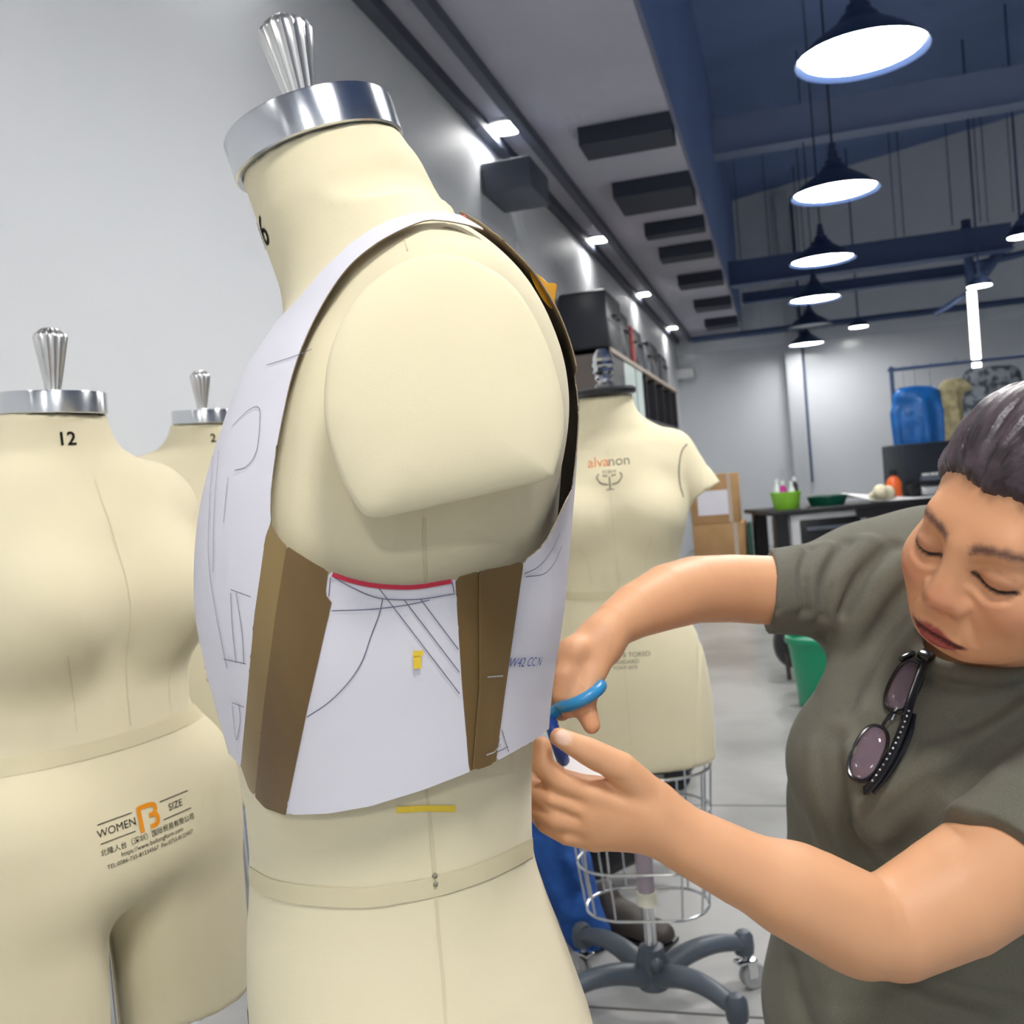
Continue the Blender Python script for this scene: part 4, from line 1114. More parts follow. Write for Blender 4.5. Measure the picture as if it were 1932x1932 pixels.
for pts, amp, w in [
    ([(1508, 1036), (1492, 1080), (1500, 1140)], .003, .010), ([(1528, 1034), (1512, 1085), (1520, 1150)], -.003, .008), ([(1560, 1030), (1530, 1090), (1535, 1160)], .0035, .010),
    ([(1600, 1024), (1560, 1085), (1548, 1160)], -.0035, .009), ([(1640, 1022), (1590, 1080), (1568, 1150), (1566, 1205)], .0045, .012), ([(1690, 1030), (1630, 1085), (1590, 1150)], -.006, .009),
    ([(1700, 1060), (1645, 1125), (1605, 1200), (1565, 1290)], .006, .016), ([(1712, 1120), (1665, 1190), (1625, 1260), (1600, 1330)], -.004, .013), ([(1715, 1190), (1670, 1260), (1640, 1340)], .004, .014),
    ([(1560, 1190), (1545, 1240), (1530, 1290)], -.005, .009),
    ([(1573, 1400), (1580, 1480), (1600, 1560), (1640, 1640)], -.009, .014), ([(1600, 1420), (1612, 1500), (1640, 1570)], .006, .018), ([(1540, 1420), (1545, 1520), (1580, 1640)], .005, .02),
    ([(1612, 1560), (1640, 1520), (1690, 1480), (1760, 1430)], .004, .012), ([(1932, 1380), (1850, 1440), (1780, 1520), (1700, 1620)], -.006, .016), ([(1932, 1340), (1840, 1400), (1770, 1440)], .005, .016),
    ([(1932, 1300), (1880, 1340), (1820, 1370)], -.004, .012), ([(1900, 1470), (1830, 1530), (1780, 1590)], .006, .016),
    ([(1720, 1840), (1790, 1870), (1900, 1890)], -.006, .013), ([(1700, 1870), (1780, 1900), (1860, 1925)], .004, .014), ([(1490, 1830), (1500, 1880), (1520, 1932)], -.004, .016), ([(1560, 1840), (1570, 1900), (1580, 1950)], .004, .02)]:
    fold(pts, amp, w)
tlo = np.minimum.reduce([P(1430, 1000, 1.0), P(1430, 2250, 1.0), P(1900, 1700, .8), P(1800, 1600, .82)]) - .02
thi = np.maximum.reduce([P(2200, 1000, 1.3), P(1700, 960, 1.3), P(2200, 1500, 1.0)]) + .02
tlo[2] = P(1740, 2120, 1.14)[2] - .02
T.i(plane((0, 0, tlo[2] + .03), (0, 0, -1)), .003)
tv, tq = sdf_mesh(T, tlo, thi, .0038)
M['shirt'] = mat('cotton_jersey', '#676559', .92, noise=(700, '#6f6d62', 2), bump=(1200, .15, .0006), spec=.15, sheen=.1)
fast_mesh('t_shirt', tv - WO, tq, M['shirt'], woman)
# trousers and shoes, below the frame
TR = SDF(); hp = P(1740, 2100, 1.14); fz = .09
for s_, ff in ((-.085, .0), (.095, .02)):
    kx = hp + np.array([s_, ff, 0]); kn = np.array([kx[0], kx[1] - .05, hp[2] * .5 + .02]); an = np.array([kx[0], kx[1], fz])
    TR.u(cap(hp + np.array([s_ * .7, 0, -.02]), kn, .095, .068), .03).u(cap(kn, an, .066, .052), .02)
TR.u(ell(hp + np.array([0, 0, -.01]), (.165, .12, .09)), .04)
v_, q_ = sdf_mesh(TR, hp - np.array([.35, .3, 1.]), hp + np.array([.35, .3, .12]), .012)
M['trouser'] = mat('trouser_cloth', '#2b2d33', .9)
fast_mesh('trousers', v_ - WO, q_, M['trouser'], woman)
for s_ in (-.085, .095):
    SH = SDF().u(ell((hp[0] + s_ - .03, hp[1] - .03, .045), (.11, .05, .045)), .01).u(cap((hp[0] + s_, hp[1], .05), (hp[0] + s_, hp[1], .1), .045), .03).i(plane((0, 0, 0), (0, 0, -1)), .004)
    v_, q_ = sdf_mesh(SH, np.array([hp[0] + s_ - .2, hp[1] - .15, -.02]), np.array([hp[0] + s_ + .15, hp[1] + .15, .16]), .008)
    fast_mesh('shoe', v_ - WO, q_, M['black'], woman)

# ------------------------------------------------------------------ scissors, paper offcut, eyeglasses
M['handle_light'] = mat('scissor_handle_blue', '#2d86bd', .35); M['handle_dark'] = mat('scissor_handle_navy', '#1c3f8c', .35)
scis = thing('scissors', 'blue-handled scissors in the hands of the person, below the paper hem', 'scissors', P(1045, 1345, .88))
so = np.array(scis.location)
a, b = P(1066, 1327, .876), P(1126, 1296, .876); dd = b - a; fd = W @ np.array([.12, .1, 1.])
fd = fd - dd * (fd @ dd) / (dd @ dd); fd /= np.linalg.norm(fd)
cc_ = (a + b) / 2
lp = np.array([cc_ + dd * .62 * math.cos(t) + fd * .019 * math.sin(t) for t in np.linspace(0, 2 * PI, 36, endpoint=False)]) - so
MB().tube(lp, .0056, 12, closed=True).build('handle_ring', M['handle_light'], scis)
MB().tube(crv(np.array([P(1066, 1327, .876), P(1050, 1340, .88), P(1036, 1352, .885)]) - so, 5), .006, 10).build('shank', M['handle_light'], scis)
a2, b2 = P(1040, 1365, .885), P(1062, 1432, .872); dd = b2 - a2; fd2 = fd - dd * (fd @ dd) / (dd @ dd); fd2 /= np.linalg.norm(fd2); cc_ = (a2 + b2) / 2
lp = np.array([cc_ + dd * .55 * math.cos(t) + fd2 * .017 * math.sin(t) for t in np.linspace(0, 2 * PI, 36, endpoint=False)]) - so
MB().tube(lp, .0058, 12, closed=True).build('handle_ring', M['handle_dark'], scis)
MB().tube(crv(np.array([P(1042, 1368, .885), P(1036, 1358, .888), P(1030, 1350, .89)]) - so, 5), .006, 10).build('shank', M['handle_dark'], scis)
pv = P(1034, 1351, .888)
for k_, (sx, nm) in enumerate(((.006, 'blade'), (-.006, 'blade'))):
    t0, t1 = pv - so, pv + W @ np.array([-.02 + sx, .006 + sx, .095]) - so
    MB().tube(crv([t0, (t0 * .4 + t1 * .6), t1], 5), [.006, .0058, .0056, .0053, .005, .0046, .004, .0032, .0024, .0015, .0006], 8, flat=(W @ np.array([1., 0, 0]), .25)).build(nm, M['steel'], scis)
MB().lathe([(1e-6, -.003), (.004, -.003), (.004, .003), (1e-6, .003)], pv - so, 14, axis_rot(W @ np.array([1., .2, .1]))).build('pivot_screw', M['chrome'], scis)
# strip of paper pinched between thumb and fingers
cpts = [(1058, 1422), (1085, 1430), (1112, 1442), (1138, 1456), (1142, 1472), (1120, 1482), (1095, 1474), (1072, 1460), (1056, 1444)]
tp = [P(x, y, .850 + .0010 * (1482 - y) * .4) for x, y in cpts]; n_ = len(tp); up_ = W @ np.array([0, .1, .9]) * .0012
off_ = thing('paper_offcut', 'small white strip of cut paper pinched between thumb and fingers', 'paper', tp[0])
obj('strip', [p - tp[0] for p in tp] + [p + up_ - tp[0] for p in tp], [tuple(range(n_)), tuple(range(n_, 2 * n_))[::-1]] + [(i, i + n_, (i + 1) % n_ + n_, (i + 1) % n_) for i in range(n_)], mat('offcut_paper', '#f6f6f8', .7), off_, False)

TB = bvh_of(tv, tq)
def onshirt(x, y, off):
    v = ray(x, y); h = TB.ray_cast(Vector(CAM), Vector(v).normalized()); q = np.array(h[0]); n = np.array(h[1])
    if n @ (CAM - q) < 0: n = -n
    return q - v / np.linalg.norm(v) * off
gl = thing('eyeglasses', 'black-rimmed tinted eyeglasses hooked over the neckline of the t-shirt', 'glasses', onshirt(1690, 1360, .01))
go = np.array(gl.location)
M['frame_black'] = mat('frame_black', '#0e0d10', .18, spec=.6)
M['lens'] = mat('tinted_lens', '#84707c', .06, alpha=.55, spec=.7)
# the pair hangs in one plane in front of the chest
pa, pb, pc = onshirt(1725, 1290, .012), onshirt(1640, 1470, .012), onshirt(1700, 1440, .010)
gn = np.cross(pb - pa, pc - pa); gn /= np.linalg.norm(gn)
if gn @ (CAM - pa) < 0: gn = -gn
def gpl(x, y, lift=0.): v = ray(x, y); t = ((pa - CAM) @ gn) / (v @ gn); return CAM + v * t + gn * lift - go
def oval(cx, cy, a, b, ang, n=40, p=2.4):
    out = []
    for t in np.linspace(0, 2 * PI, n, endpoint=False):
        c, s = math.cos(t), math.sin(t); x = a * math.copysign(abs(c) ** (2 / p), c); y = b * math.copysign(abs(s) ** (2 / p), s)
        out.append((cx + x * math.cos(ang) - y * math.sin(ang), cy + x * math.sin(ang) + y * math.cos(ang)))
    return out
for cx, cy, a_, b_, an in ((1706, 1294, 27, 52, math.radians(27)), (1638, 1421, 29, 55, math.radians(25))):
    pts = [gpl(x, y) for x, y in oval(cx, cy, a_, b_, an)]
    rim = MB().tube(np.array(pts), .0019, 8, closed=True).build('rim', M['frame_black'], gl)
    n_ = len(pts); c_ = np.mean(pts, 0)
    vs = [c_ + (p - c_) * s_ + gn * h_ for h_, ss in ((.0006, (0.001, .5, .97)), (-.0006, (.97, .5, .001))) for s_ in ss for p in pts]
    fs = [(r_ * n_ + i, r_ * n_ + (i + 1) % n_, (r_ + 1) * n_ + (i + 1) % n_, (r_ + 1) * n_ + i) for r_ in range(5) for i in range(n_)]
    obj('lens', vs, fs, M['lens'], rim)
MB().tube(crv([gpl(1694, 1338), gpl(1683, 1350, .004), gpl(1672, 1362, .004), gpl(1663, 1374)], 4), .0017, 8).build('bridge', M['frame_black'], gl)
MB().tube([gpl(1686, 1345, -.004), gpl(1680, 1356, -.004)], .002, 8).build('nose_pad', M['chrome'], gl)
bar = crv([gpl(1752, 1236, .004), gpl(1743, 1262, .006), gpl(1722, 1316, .003), gpl(1706, 1370, .003), gpl(1676, 1440, .003), gpl(1640, 1488, .002), gpl(1630, 1492, .001)], 6)
tm = MB().tube(bar, .0042, 8, flat=(gn, .4)).build('temple', M['frame_black'], gl)
st = MB()
for i in range(14):
    t = i / 13; x = 1716 + (1648 - 1716) * t; y = 1345 + (1476 - 1345) * t
    st.ball(gpl(x + 7 * math.sin(t * PI), y, .0055), .0013, 6)
st.build('stud', M['chrome'], tm)
tm = MB().tube(crv([gpl(1722, 1345, -.002), gpl(1712, 1390, -.002), gpl(1680, 1450, -.002), gpl(1644, 1494, -.002)], 6), .0036, 8, flat=(gn, .4)).build('temple', M['frame_black'], gl)
MB().box(gpl(1748, 1240, .003), (.014, .012, .008), HR, .002).box(gpl(1712, 1238, .0), (.006, .02, .006), HR, .002).build('hinge', M['frame_black'], gl)
# ------------------------------------------------------------------ along the left wall: cabinet and cases
M['cab_dark'] = mat('dark_laminate', '#2c2c33', .45)
M['cab_end'] = mat('brown_grey_laminate', '#6b625c', .5)
M['cab_edge'] = mat('pale_edge_strip', '#b9a99a', .5)
M['case_black'] = mat('black_case_shell', '#1f242d', .38)
M['case_grey'] = mat('grey_case_shell', '#5d6470', .35)
M['case_red'] = mat('red_case_shell', '#a83a3e', .45)
M['glass_green'] = mat('pale_green_board', '#c9dcd6', .25)
M['cardboard'] = mat('cardboard', '#b48e62', .8, noise=(7, '#a98458', 3))
M['white_plastic'] = mat('white_plastic', '#e4e5e8', .4)
M['red_plastic'] = mat('red_plastic', '#d8372f', .4)
M['green_bin'] = mat('green_plastic', '#0a8a62', .38)
M['dark_green'] = mat('dark_green_plastic', '#0f5a45', .4)
M['lime'] = mat('lime_plastic', '#8fd03c', .4)
M['denim'] = mat('blue_denim', '#2458a6', .85, noise=(30, '#1a478c', 4), bump=(500, .3, .001))
M['blue_nylon'] = mat('blue_nylon', '#1166b4', .4, noise=(8, '#0e5aa2', 3), bump=(22, .5, .01))
M['beige_cloth'] = mat('beige_cloth', '#b7ab84', .9, noise=(14, '#8e8564', 4), bump=(20, .4, .01))
M['camo'] = mat('grey_camouflage_cloth', '#8d949c', .9, noise=(11, '#454c54', 3, None, .45, .55), bump=(18, .4, .01))
M['white_cloth'] = mat('white_cloth', '#cfd3dc', .85)
M['brown_leather'] = mat('dark_brown_leather', '#3c342f', .55)
M['orange_b'] = mat('orange_label', '#e0662c', .4)
M['table_black'] = mat('black_table_laminate', '#1b1b1f', .4)

Xc = -1.06; y0 = PX(1150, 655, Xc)[1]; y1 = PX(1276, 745, Xc)[1]; zt, zb = 2.045, 1.61
t = thing('wall_cabinet', 'long dark open-fronted cabinet fixed along the left wall, cases standing on it', 'cabinet', (XL, y0, zb))
MB().box2((0, 0, 0), (Xc - XL, .03, zt - zb)).build('end_panel', M['cab_end'], t)
MB().box2((0, 0, zt - zb - .03), (Xc - XL + .012, y1 - y0, zt - zb)).build('top_board', M['cab_edge'], t)
MB().box2((0, 0, 0), (Xc - XL, y1 - y0, .03)).build('bottom_board', M['cab_dark'], t)
MB().box2((0, .03, .03), (.015, y1 - y0, zt - zb - .03)).build('back_board', M['cab_end'], t)
nd = 7
for i in range(1, nd + 1):
    y = (y1 - y0) * i / nd; MB().box2((.015, y - .025, .03), (Xc - XL - .002, y, zt - zb - .03)).build('divider', M['cab_dark'], t)
MB().box2((Xc - XL - .02, .03, .03), (Xc - XL - .004, (y1 - y0) / nd - .025, zt - zb - .03)).build('door', M['cab_dark'], t)
MB().box2((Xc - XL - .02, (y1 - y0) / nd, .03), (Xc - XL - .004, (y1 - y0) / nd * 2.6, zt - zb - .03)).build('door', M['glass_green'], t)
def case(lab, ya, yb, h, m, d=.3, zz=zt):
    c = thing('hard_case', lab, 'case', (XL + .03 + d / 2, (ya + yb) / 2, zz), 0, 'cases on top of the wall cabinet')
    w_ = yb - ya
    MB().box2((-d / 2, -w_ / 2, .0), (d / 2, w_ / 2, h), .025).build('shell', m, c)
    MB().box2((d / 2 - .002, -w_ / 2 + .03, h * .47), (d / 2 + .004, w_ / 2 - .03, h * .5)).build('seam_band', M['black'], c)
    MB().tube(crv([(d / 2, -w_ * .2, h * .6), (d / 2 + .025, -w_ * .14, h * .6), (d / 2 + .025, w_ * .14, h * .6), (d / 2, w_ * .2, h * .6)], 4), .008, 8).build('handle', M['black'], c)
for lab, ya, yb, h, m, d in [('large black case at the near end of the wall cabinet top', 0.03, .62, .40, 'case_black', .33), ('black case second from the near end on the wall cabinet', .72, 1.1, .36, 'case_black', .31),
                             ('thin red case between black ones on the wall cabinet', 1.28, 1.4, .32, 'case_red', .31), ('black case right behind the thin red one on the cabinet', 1.5, 1.9, .33, 'case_black', .3),
                             ('grey case past the red one on the wall cabinet', 2.0, 2.3, .26, 'case_grey', .31), ('wide black case near the far end of the wall cabinet', 2.4, 3.0, .33, 'case_black', .3), ('farthest black case on the wall cabinet', 3.15, 3.75, .30, 'case_black', .3)]:
    case(lab, y0 + ya, y0 + yb, h, M[m], d)
a, b = PY(1276, 700, YB), PY(1312, 714, YB)
tag(MB().box2((a[0], YB - .2, b[2]), (b[0], YB, a[2]), .01).build('wall_shelf', M['white_plastic']), 'small white shelf high on the back wall beyond the cabinet end', 'shelf')

# ------------------------------------------------------------------ boxes by the back
def carton(lab, x0, x1, y0_, z0, z1, d=.4, paper=None):
    c = thing('cardboard_box', lab, 'box', ((x0 + x1) / 2, y0_ + d / 2, z0), 0, 'stacked cartons'); w_ = x1 - x0; h = z1 - z0
    MB().box2((-w_ / 2, -d / 2, .001), (w_ / 2, d / 2, h), .006).build('carton', M['cardboard'], c)
    MB().box2((-w_ / 2 - .001, -.025, h * .75), (w_ / 2 + .001, .025, h + .001)).build('packing_tape', M['gold'], c)
    MB().box2((w_ * .28, -d / 2 - .001, .0), (w_ * .36, -d / 2, h)).build('edge_strip', M['cab_edge'], c)
    if paper:
        MB().box2((paper[0], -d / 2 - .003, paper[1]), (paper[2], -d / 2 - .001, paper[3])).build('paper_label', M['paper'], c)
carton('lower cardboard box of the stack by the back wall', -.86, -.38, 9., 0, .335)
carton('middle cardboard box of the stack by the back wall', -.85, -.385, 9.01, .336, .68)
carton('top cardboard box of the stack, with a white sheet on its front', -.85, -.42, 9.01, .681, 1.125, .38, (-.15, .08, .12, .30))
tag(MB().box2((-.37, 9.05, 0), (-.335, 9.4, .66), .006).build('green_panel', M['dark_green']), 'narrow green panel standing right of the cardboard boxes', 'panel')

# ------------------------------------------------------------------ work table with its clutter
th = .78
A, Bq = PZ(1450, 966, th), PZ(1740, 941, th)
tdir = (Bq - A); tdir[2] = 0; tdir /= np.linalg.norm(tdir); tb_rz = math.atan2(tdir[1], tdir[0]); tn = np.array([-tdir[1], tdir[0], 0])
TW, TD = 2.2, .8
t = thing('work_table', 'black work table with cluttered top near the back wall', 'table', (A[0], A[1], 0), tb_rz)
MB().box2((0, 0, th - .035), (TW, TD, th), .004).build('tabletop', M['table_black'], t)
MB().box2((.75, .03, th - .12), (TW - .05, .05, th - .035)).build('apron', M['table_black'], t)
for x in (.06, TW - .18):
    for y in (.03, TD - .13): MB().box2((x, y, 0), (x + .11, y + .1, th - .035)).build('leg', M['table_black'], t)
MB().box2((.06, .05, .26), (TW - .06, TD - .05, .29)).build('lower_shelf', M['table_black'], t)
def T3(x, y, z=0.): return np.array([A[0], A[1], 0]) + tdir * x + tn * y + np.array([0, 0, z])
def onT(px, py, z=th): return PZ(px, py, z)
# white machine and red crate on the lower shelf
m_ = thing('printer', 'white machine with a dark paper slot, under the work table', 'printer', T3(.20, .085, .2915), tb_rz)
MB().box2((0, 0, 0), (.66, .5, .45), .03).build('housing', M['white_plastic'], m_)
MB().box2((.08, -.012, .12), (.6, .01, .39), .01).build('front_slot', M['black'], m_)
MB().box2((.12, -.05, .30), (.56, .0, .33), .005).build('tray', M['case_grey'], m_)
MB().box2((.12, -.03, .1), (.56, .0, .17), .005).build('lower_tray', M['cab_edge'], m_)
m_ = thing('crate', 'red plastic crate under the work table beside the white machine', 'crate', T3(.90, .085, .2915), tb_rz)
MB().box2((0, 0, 0), (.5, .45, .34), .02).build('crate_body', M['red_plastic'], m_); MB().box2((-.01, -.01, .34), (.51, .46, .36), .01).build('rim', M['red_plastic'], m_)
# on the table
p = T3(.22, .22, th)
m_ = thing('basket', 'lime green plastic basket of small supplies on the table corner', 'basket', p, tb_rz)
MB().lathe([(1e-6, 0), (.10, 0), (.105, .01), (.128, .14), (.135, .142), (.135, .15), (.122, .15), (.1, .02), (1e-6, .02)], n=28).build('basket_body', M['lime'], m_)
for k_, (dx, dy, h, mm, nm) in enumerate([(-.07, .0, .24, 'white_plastic', 'small white bottle in the lime basket'), (-.02, .04, .22, 'pin_pink', 'small pink jar in the lime basket'), (.05, -.03, .21, 'white_plastic', 'small white tub in the lime basket'), (.08, .03, .25, 'case_black', 'small black tool in the lime basket')]):
    q_ = thing('small_bottle', nm, 'bottle', p + np.array([dx, dy, .022]), 0, 'supplies in the lime basket')
    MB().lathe([(1e-6, 0), (.026, 0), (.027, .01), (.027, h * .7), (.014, h * .82), (.014, h * .84)], n=14).build('bottle_body', M[mm], q_); MB().lathe([(1e-6, h * .84), (.016, h * .84), (.016, h), (1e-6, h)], n=12).build('cap', M['white_plastic'], q_)
q_ = tag(MB().tube([p + np.array([.03, .05, .022]), p + np.array([-.02, .08, .33])], .004, 6).tube([p + np.array([.0, .05, .05]), p + np.array([.06, .08, .31])], .004, 6).build('shears', M['steel']), 'thin metal shears standing in the lime basket', 'shears')
p = T3(.60, .3, th)
m_ = thing('tray', 'dark green oval tray on the work table right of the lime basket', 'tray', p, tb_rz)
MB().lathe([(1e-6, 0), (.14, 0), (.17, .075), (.178, .08), (.165, .08), (.135, .012), (1e-6, .012)], n=32).build('tray_body', M['dark_green'], m_)
# paper sheet lying across the table
cs = [(.42, .62, .1), (.75, .42, .09), (.95, .05, .004), (1.3, -.02, .004), (1.9, .0, .004), (1.9, .2, .004), (1.15, .21, .004)]
n_ = len(cs); top = [T3(x, y, th + z) for x, y, z in cs]
tag(obj('paper_sheet', [q - np.array([0, 0, .0]) for q in top] + [q + np.array([0, 0, .003]) for q in top], [tuple(range(n_))[::-1], tuple(range(n_, 2 * n_))] + [(i, (i + 1) % n_, (i + 1) % n_ + n_, i + n_) for i in range(n_)], M['white_plastic'], None, False), 'large white paper sheet spread on the work table', 'paper')
def blob(name, lab, cat, c, r, m, seed=0, amp=.12, n=5, base=True, group=None, sc=(1, 1, 1)):
    rnd = random.Random(seed); S2 = SDF(); c = np.asarray(c, float)
    for i in range(n):
        o_ = np.array([rnd.uniform(-1, 1) * sc[0], rnd.uniform(-1, 1) * sc[1], rnd.uniform(-.5, .7) * sc[2]]) * r * .6
        S2.u(ell(c + o_, np.array([rnd.uniform(.4, .7) * sc[0], rnd.uniform(.4, .7) * sc[1], rnd.uniform(.35, .6) * sc[2]]) * r), r * .35)
    v_, q2 = sdf_mesh(S2, c - r * 1.8 * np.array(sc), c + r * 1.8 * np.array(sc), r / 9, 12)
    if base: v_[:, 2] = np.maximum(v_[:, 2], base if not isinstance(base, bool) else c[2])
    o = fast_mesh(name, v_, q2, m); return tag(o, lab, cat, group)
p = T3(1.02, .12, th)
blob('crumpled_cloth', 'crumpled cream cloth on the paper sheet of the work table', 'cloth', p + np.array([0, 0, .05]), .11, M['beige_cloth'] if False else mat('cream_cloth', '#e7dfc0', .9), 3, base=th + .009)
p = T3(1.15, .2, th + .008)
m_ = thing('bottle', 'orange bottle with a black cap on the work table', 'bottle', p)
MB().lathe([(1e-6, 0), (.06, 0), (.066, .01), (.066, .13), (.05, .17), (.03, .19), (.03, .2)], n=24).build('bottle_body', M['orange_b'], m_)
MB().lathe([(1e-6, .2), (.034, .2), (.034, .25), (1e-6, .25)], n=20).build('cap', M['black'], m_)
for s_ in (-1, 1): MB().ball((.068 * s_, 0, .07), .045, 8, (.4, .7, 1.5)).build('side_grip', M['case_black'], m_)
m_ = thing('machine', 'black boxy machine on the work table behind the orange bottle', 'machine', T3(1.28, .24, th + .008), tb_rz)
MB().box2((0, .06, .09), (.6, .5, .46), .015).build('housing', M['case_black'], m_); MB().box2((.02, 0, .005), (.12, .5, .12), .01).build('foot', M['black'], m_); MB().box2((.42, 0, .005), (.52, .5, .12), .01).build('foot', M['black'], m_)
MB().box2((.14, .0, .13), (.4, .08, .17), .006).build('control_strip', M['case_grey'], m_); MB().box2((.15, .05, .006), (.40, .4, .075), .004).build('drawer', M['white_plastic'], m_)
for i in range(4): MB().box2((.16 + .06 * i, -.004, .175), (.19 + .06 * i, .06, .195)).build('key_row', M['white_plastic'], m_)

# ------------------------------------------------------------------ clothes rack
Yr = 9.75
a, b = PY(1681, 692, Yr), PY(1960, 671, Yr); zr_ = a[2]
t = thing('clothes_rack', 'dark metal clothes rack behind the work table', 'clothes rack', (a[0], Yr, 0)); L_ = 2.2
MB().tube([(-.03, 0, zr_ - .03), (L_, 0, zr_ - .03)], .017, 10).build('rail', M['steel_dark'], t)
for x in (0, L_ - .05):
    MB().tube([(x, 0, .02), (x, 0, zr_)], .02, 10).build('post', M['steel_dark'], t); MB().tube([(x, -.3, .02), (x, .3, .02)], .02, 10).build('foot', M['steel_dark'], t)
def garment(name, lab, x, z1, w, d, h, m, sl=.5, seed=1, tilt=0.):
    hx = np.array([a[0] + x, Yr, 0]); rnd = random.Random(seed); G = SDF()
    g3 = lambda u, v_, z: hx + np.array([u, v_, z])
    G.u(cap(g3(-w * .32, 0, z1 - .05), g3(w * .32, 0, z1 - .06), d * .42), .02)
    G.u(ell(g3(0, -.01, z1 - h * .5), (w * .5, d * .5, h * .52)), .06).u(ell(g3(tilt, -.01, z1 - h * .78), (w * .52, d * .46, h * .24)), .05)
    for s_ in (-1, 1):
        G.u(chain([g3(w * .38 * s_, 0, z1 - .08), g3(w * .52 * s_, -.02, z1 - h * .35), g3(w * .5 * s_ + tilt * .5, -.04, z1 - h * sl)], [d * .3, d * .25, d * .22]), .03)
    for i in range(6):
        u = rnd.uniform(-.4, .4) * w; G.g(cap(g3(u, -d * .5, z1 - h * .2), g3(u + rnd.uniform(-.06, .06), -d * .5, z1 - h * .9), 0), rnd.choice((-.016, .014)), .03)
    v_, q2 = sdf_mesh(G, g3(-w * .95, -d * 1.1, z1 - h * 1.15), g3(w * .95, d * 1.1, z1 + .12), .016, 12)
    gm = thing(name, lab, 'garment', (hx[0], Yr, z1), 0, 'clothes on the rack')
    fast_mesh('cloth', v_ - np.array([hx[0], Yr, z1]), q2, m, gm)
    MB().tube(crv([(0, 0, .0), (0, 0, zr_ - z1 - .05), (.018, 0, zr_ - z1 - .012), (0, 0, zr_ - z1 + .004), (-.018, 0, zr_ - z1 - .014)], 4), .003, 6).build('hanger_hook', M['wire'], gm)
garment('jacket', 'bright blue hooded jacket hanging at the left end of the rack', .20, PY(1710, 737, Yr)[2], .37, .2, .60, M['blue_nylon'], .92, 2)
garment('shirt', 'beige crumpled shirt hanging beside the blue jacket', .55, PY(1765, 724, Yr)[2], .24, .18, .60, M['beige_cloth'], .9, 5)
garment('jacket', 'grey camouflage jacket hanging right of the beige shirt', .84, PY(1830, 703, Yr)[2], .46, .22, .75, M['camo'], .55, 8)
for x in (.10, .33, .62, 1.2, 1.32, 1.43):
    tag(MB().tube(crv([(a[0] + x, Yr, zr_ - .26), (a[0] + x, Yr, zr_ - .06), (a[0] + x + .016, Yr, zr_ - .012), (a[0] + x, Yr, zr_ - .002)], 4), .003, 6).build('hook', M['wire']), 'thin wire hook hanging from the clothes rack rail', 'hook', 'wire hooks on the rack')

# ------------------------------------------------------------------ on the floor
q_ = PZ(1530, 1345, 0)
m_ = thing('waste_bin', 'green plastic waste bin on the floor below the raised arm', 'bin', (q_[0] + .08, q_[1] + .16, 0))
MB().lathe([(1e-6, 0), (.125, 0), (.13, .01), (.165, .335), (.155, .335), (.12, .015), (1e-6, .015)], n=36).build('bin_body', M['green_bin'], m_)
MB().lathe([(.163, .315), (.175, .315), (.178, .33), (.175, .345), (.163, .345), (.16, .33), (.163, .315)], n=36).build('rim', M['green_bin'], m_)
q_ = PZ(1515, 1300, 0)
bg = blob('backpack', 'black backpack slumped behind the green waste bin', 'bag', np.array([q_[0] + .03, q_[1] + .35, .22]), .2, M['black'], 4, n=6, base=.002, sc=(.8, .6, 1.2))
st_ = MB(); w0 = np.array([q_[0] + .03, q_[1] + .35, .22])
E_ = lambda x, y: PY(x, y, w0[1] - .15)
st_.tube(crv([w0 + np.array([-.08, -.05, .12]), E_(1490, 1195), E_(1477, 1192)], 4), .018, 8, flat=((0, 1, 0), .4)).tube(crv([w0 + np.array([-.08, -.05, .05]), E_(1492, 1224), E_(1475, 1226)], 4), .02, 8, flat=((0, 1, 0), .4))
o_st = st_.build('strap', M['black'], None); o_st.parent = bg
s2 = MB().tube(crv([E_(1484, 1226), E_(1486, 1250), E_(1490, 1282)], 5), .012, 8, flat=((0, 1, 0), .4)).build('strap', M['brown_leather'], None); s2.parent = bg

q_ = PZ(1270, 1496, 0)
m_ = thing('suitcase', 'black wheeled suitcase on the floor behind the wheeled dress form', 'suitcase', (q_[0] - .115, q_[1] + .14, 0))
MB().box2((-.16, -.11, .05), (.14, .11, .56), .03).build('shell', M['case_black'], m_); MB().tube([(-.1, .09, .5), (-.1, .09, .8), (.08, .09, .8), (.08, .09, .5)], .009, 8).build('pull_handle', M['steel'], m_)
for x in (-.13, .13):
    for y in (-.1, .1):
        wv = MB().lathe([(.018, -.012), (.046, -.014), (.05, -.008), (.05, .008), (.046, .014), (.018, .012)], (x, y, .0505), 20, np.array([[1, 0, 0], [0, 0, 1], [0, -1, 0]]).T).build('wheel', M['black'], m_)
        MB().lathe([(1e-6, -.01), (.02, -.01), (.02, .01), (1e-6, .01)], (x, y, .0505), 14, np.array([[1, 0, 0], [0, 0, 1], [0, -1, 0]]).T).build('wheel_hub', M['chrome'], wv)
q_ = PZ(1150, 1725, 0)
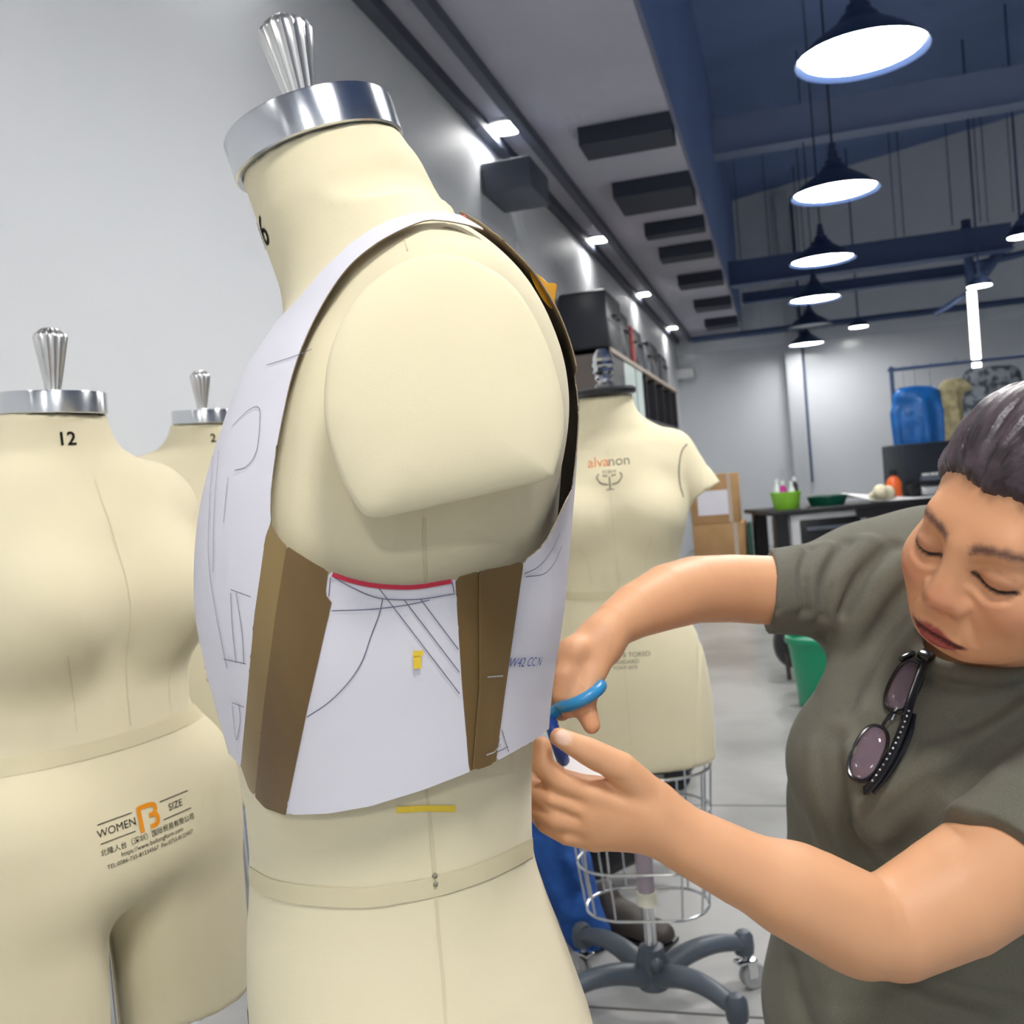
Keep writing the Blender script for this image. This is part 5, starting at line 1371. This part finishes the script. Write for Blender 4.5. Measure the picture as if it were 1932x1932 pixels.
blob('duffel_bag', 'black duffel bag on the floor behind the wire cage of the stand', 'bag', np.array([q_[0] - .02, q_[1] + .2, .13]), .16, M['black'], 11, n=7, base=.002, sc=(1.1, .6, .8))
# blue denim trousers
k0, k1 = PZ(1108, 1788, 0.0), PY(985, 1500, 2.55)
J = SDF(); sp = np.array([k1[0] - .1, 2.62, .41])
kn = P(1104, 1752, 2.5); mid = P(1060, 1630, 2.53); tp_ = P(1001, 1535, 2.56)
J.u(chain([sp, tp_, mid, kn], [.07, .085, .078, .052]), .03).u(chain([sp + np.array([-.1, .02, .0]), tp_ + np.array([-.14, .03, -.02]), kn + np.array([-.2, .02, .02])], [.07, .08, .055]), .03)
J.u(cap(kn, P(1122, 1766, 2.52), .05, .045), .03)
for x, y, x2, y2, amp in [(1060, 1640, 1085, 1690, -.012), (1075, 1620, 1100, 1700, .010), (1040, 1580, 1075, 1610, -.008), (1075, 1690, 1110, 1680, -.012), (1080, 1730, 1115, 1720, .01), (1020, 1640, 1060, 1720, .008), (1010, 1580, 1040, 1580, -.006)]:
    J.g(cap(P(x, y, 2.45), P(x2, y2, 2.45), 0), amp * 1.4, .016)
J.i(plane((0, 0, .004), (0, 0, -1)), .01)
v_, q2 = sdf_mesh(J, np.minimum(kn, sp) - np.array([.35, .2, .2]), np.maximum(kn, sp) + np.array([.15, .2, .15]), .008)
tag(fast_mesh('trousers', v_, q2, M['denim']), 'dark blue denim trousers hanging to the floor behind the large dress form', 'trousers')
q_ = PZ(1185, 1798, 0)
m_ = thing('shoe', 'dark brown shoe on the floor behind the leg of the wheeled stand', 'shoe', (q_[0], q_[1] + .08, 0), -.35)
S2 = SDF().u(ell((-.03, 0, .045), (.075, .042, .05)), .01).u(ell((.06, 0, .03), (.06, .04, .032)), .03).u(cap((-.07, 0, .05), (-.075, 0, .1), .04, .036), .03).i(plane((0, 0, .012), (0, 0, -1)), .003)
v_, q2 = sdf_mesh(S2, (-.16, -.08, -.01), (.16, .08, .16), .006, 12); fast_mesh('upper', v_, q2, M['brown_leather'], m_)
MB().box2((-.11, -.04, 0), (.115, .04, .0125), .005).build('sole', M['black'], m_)
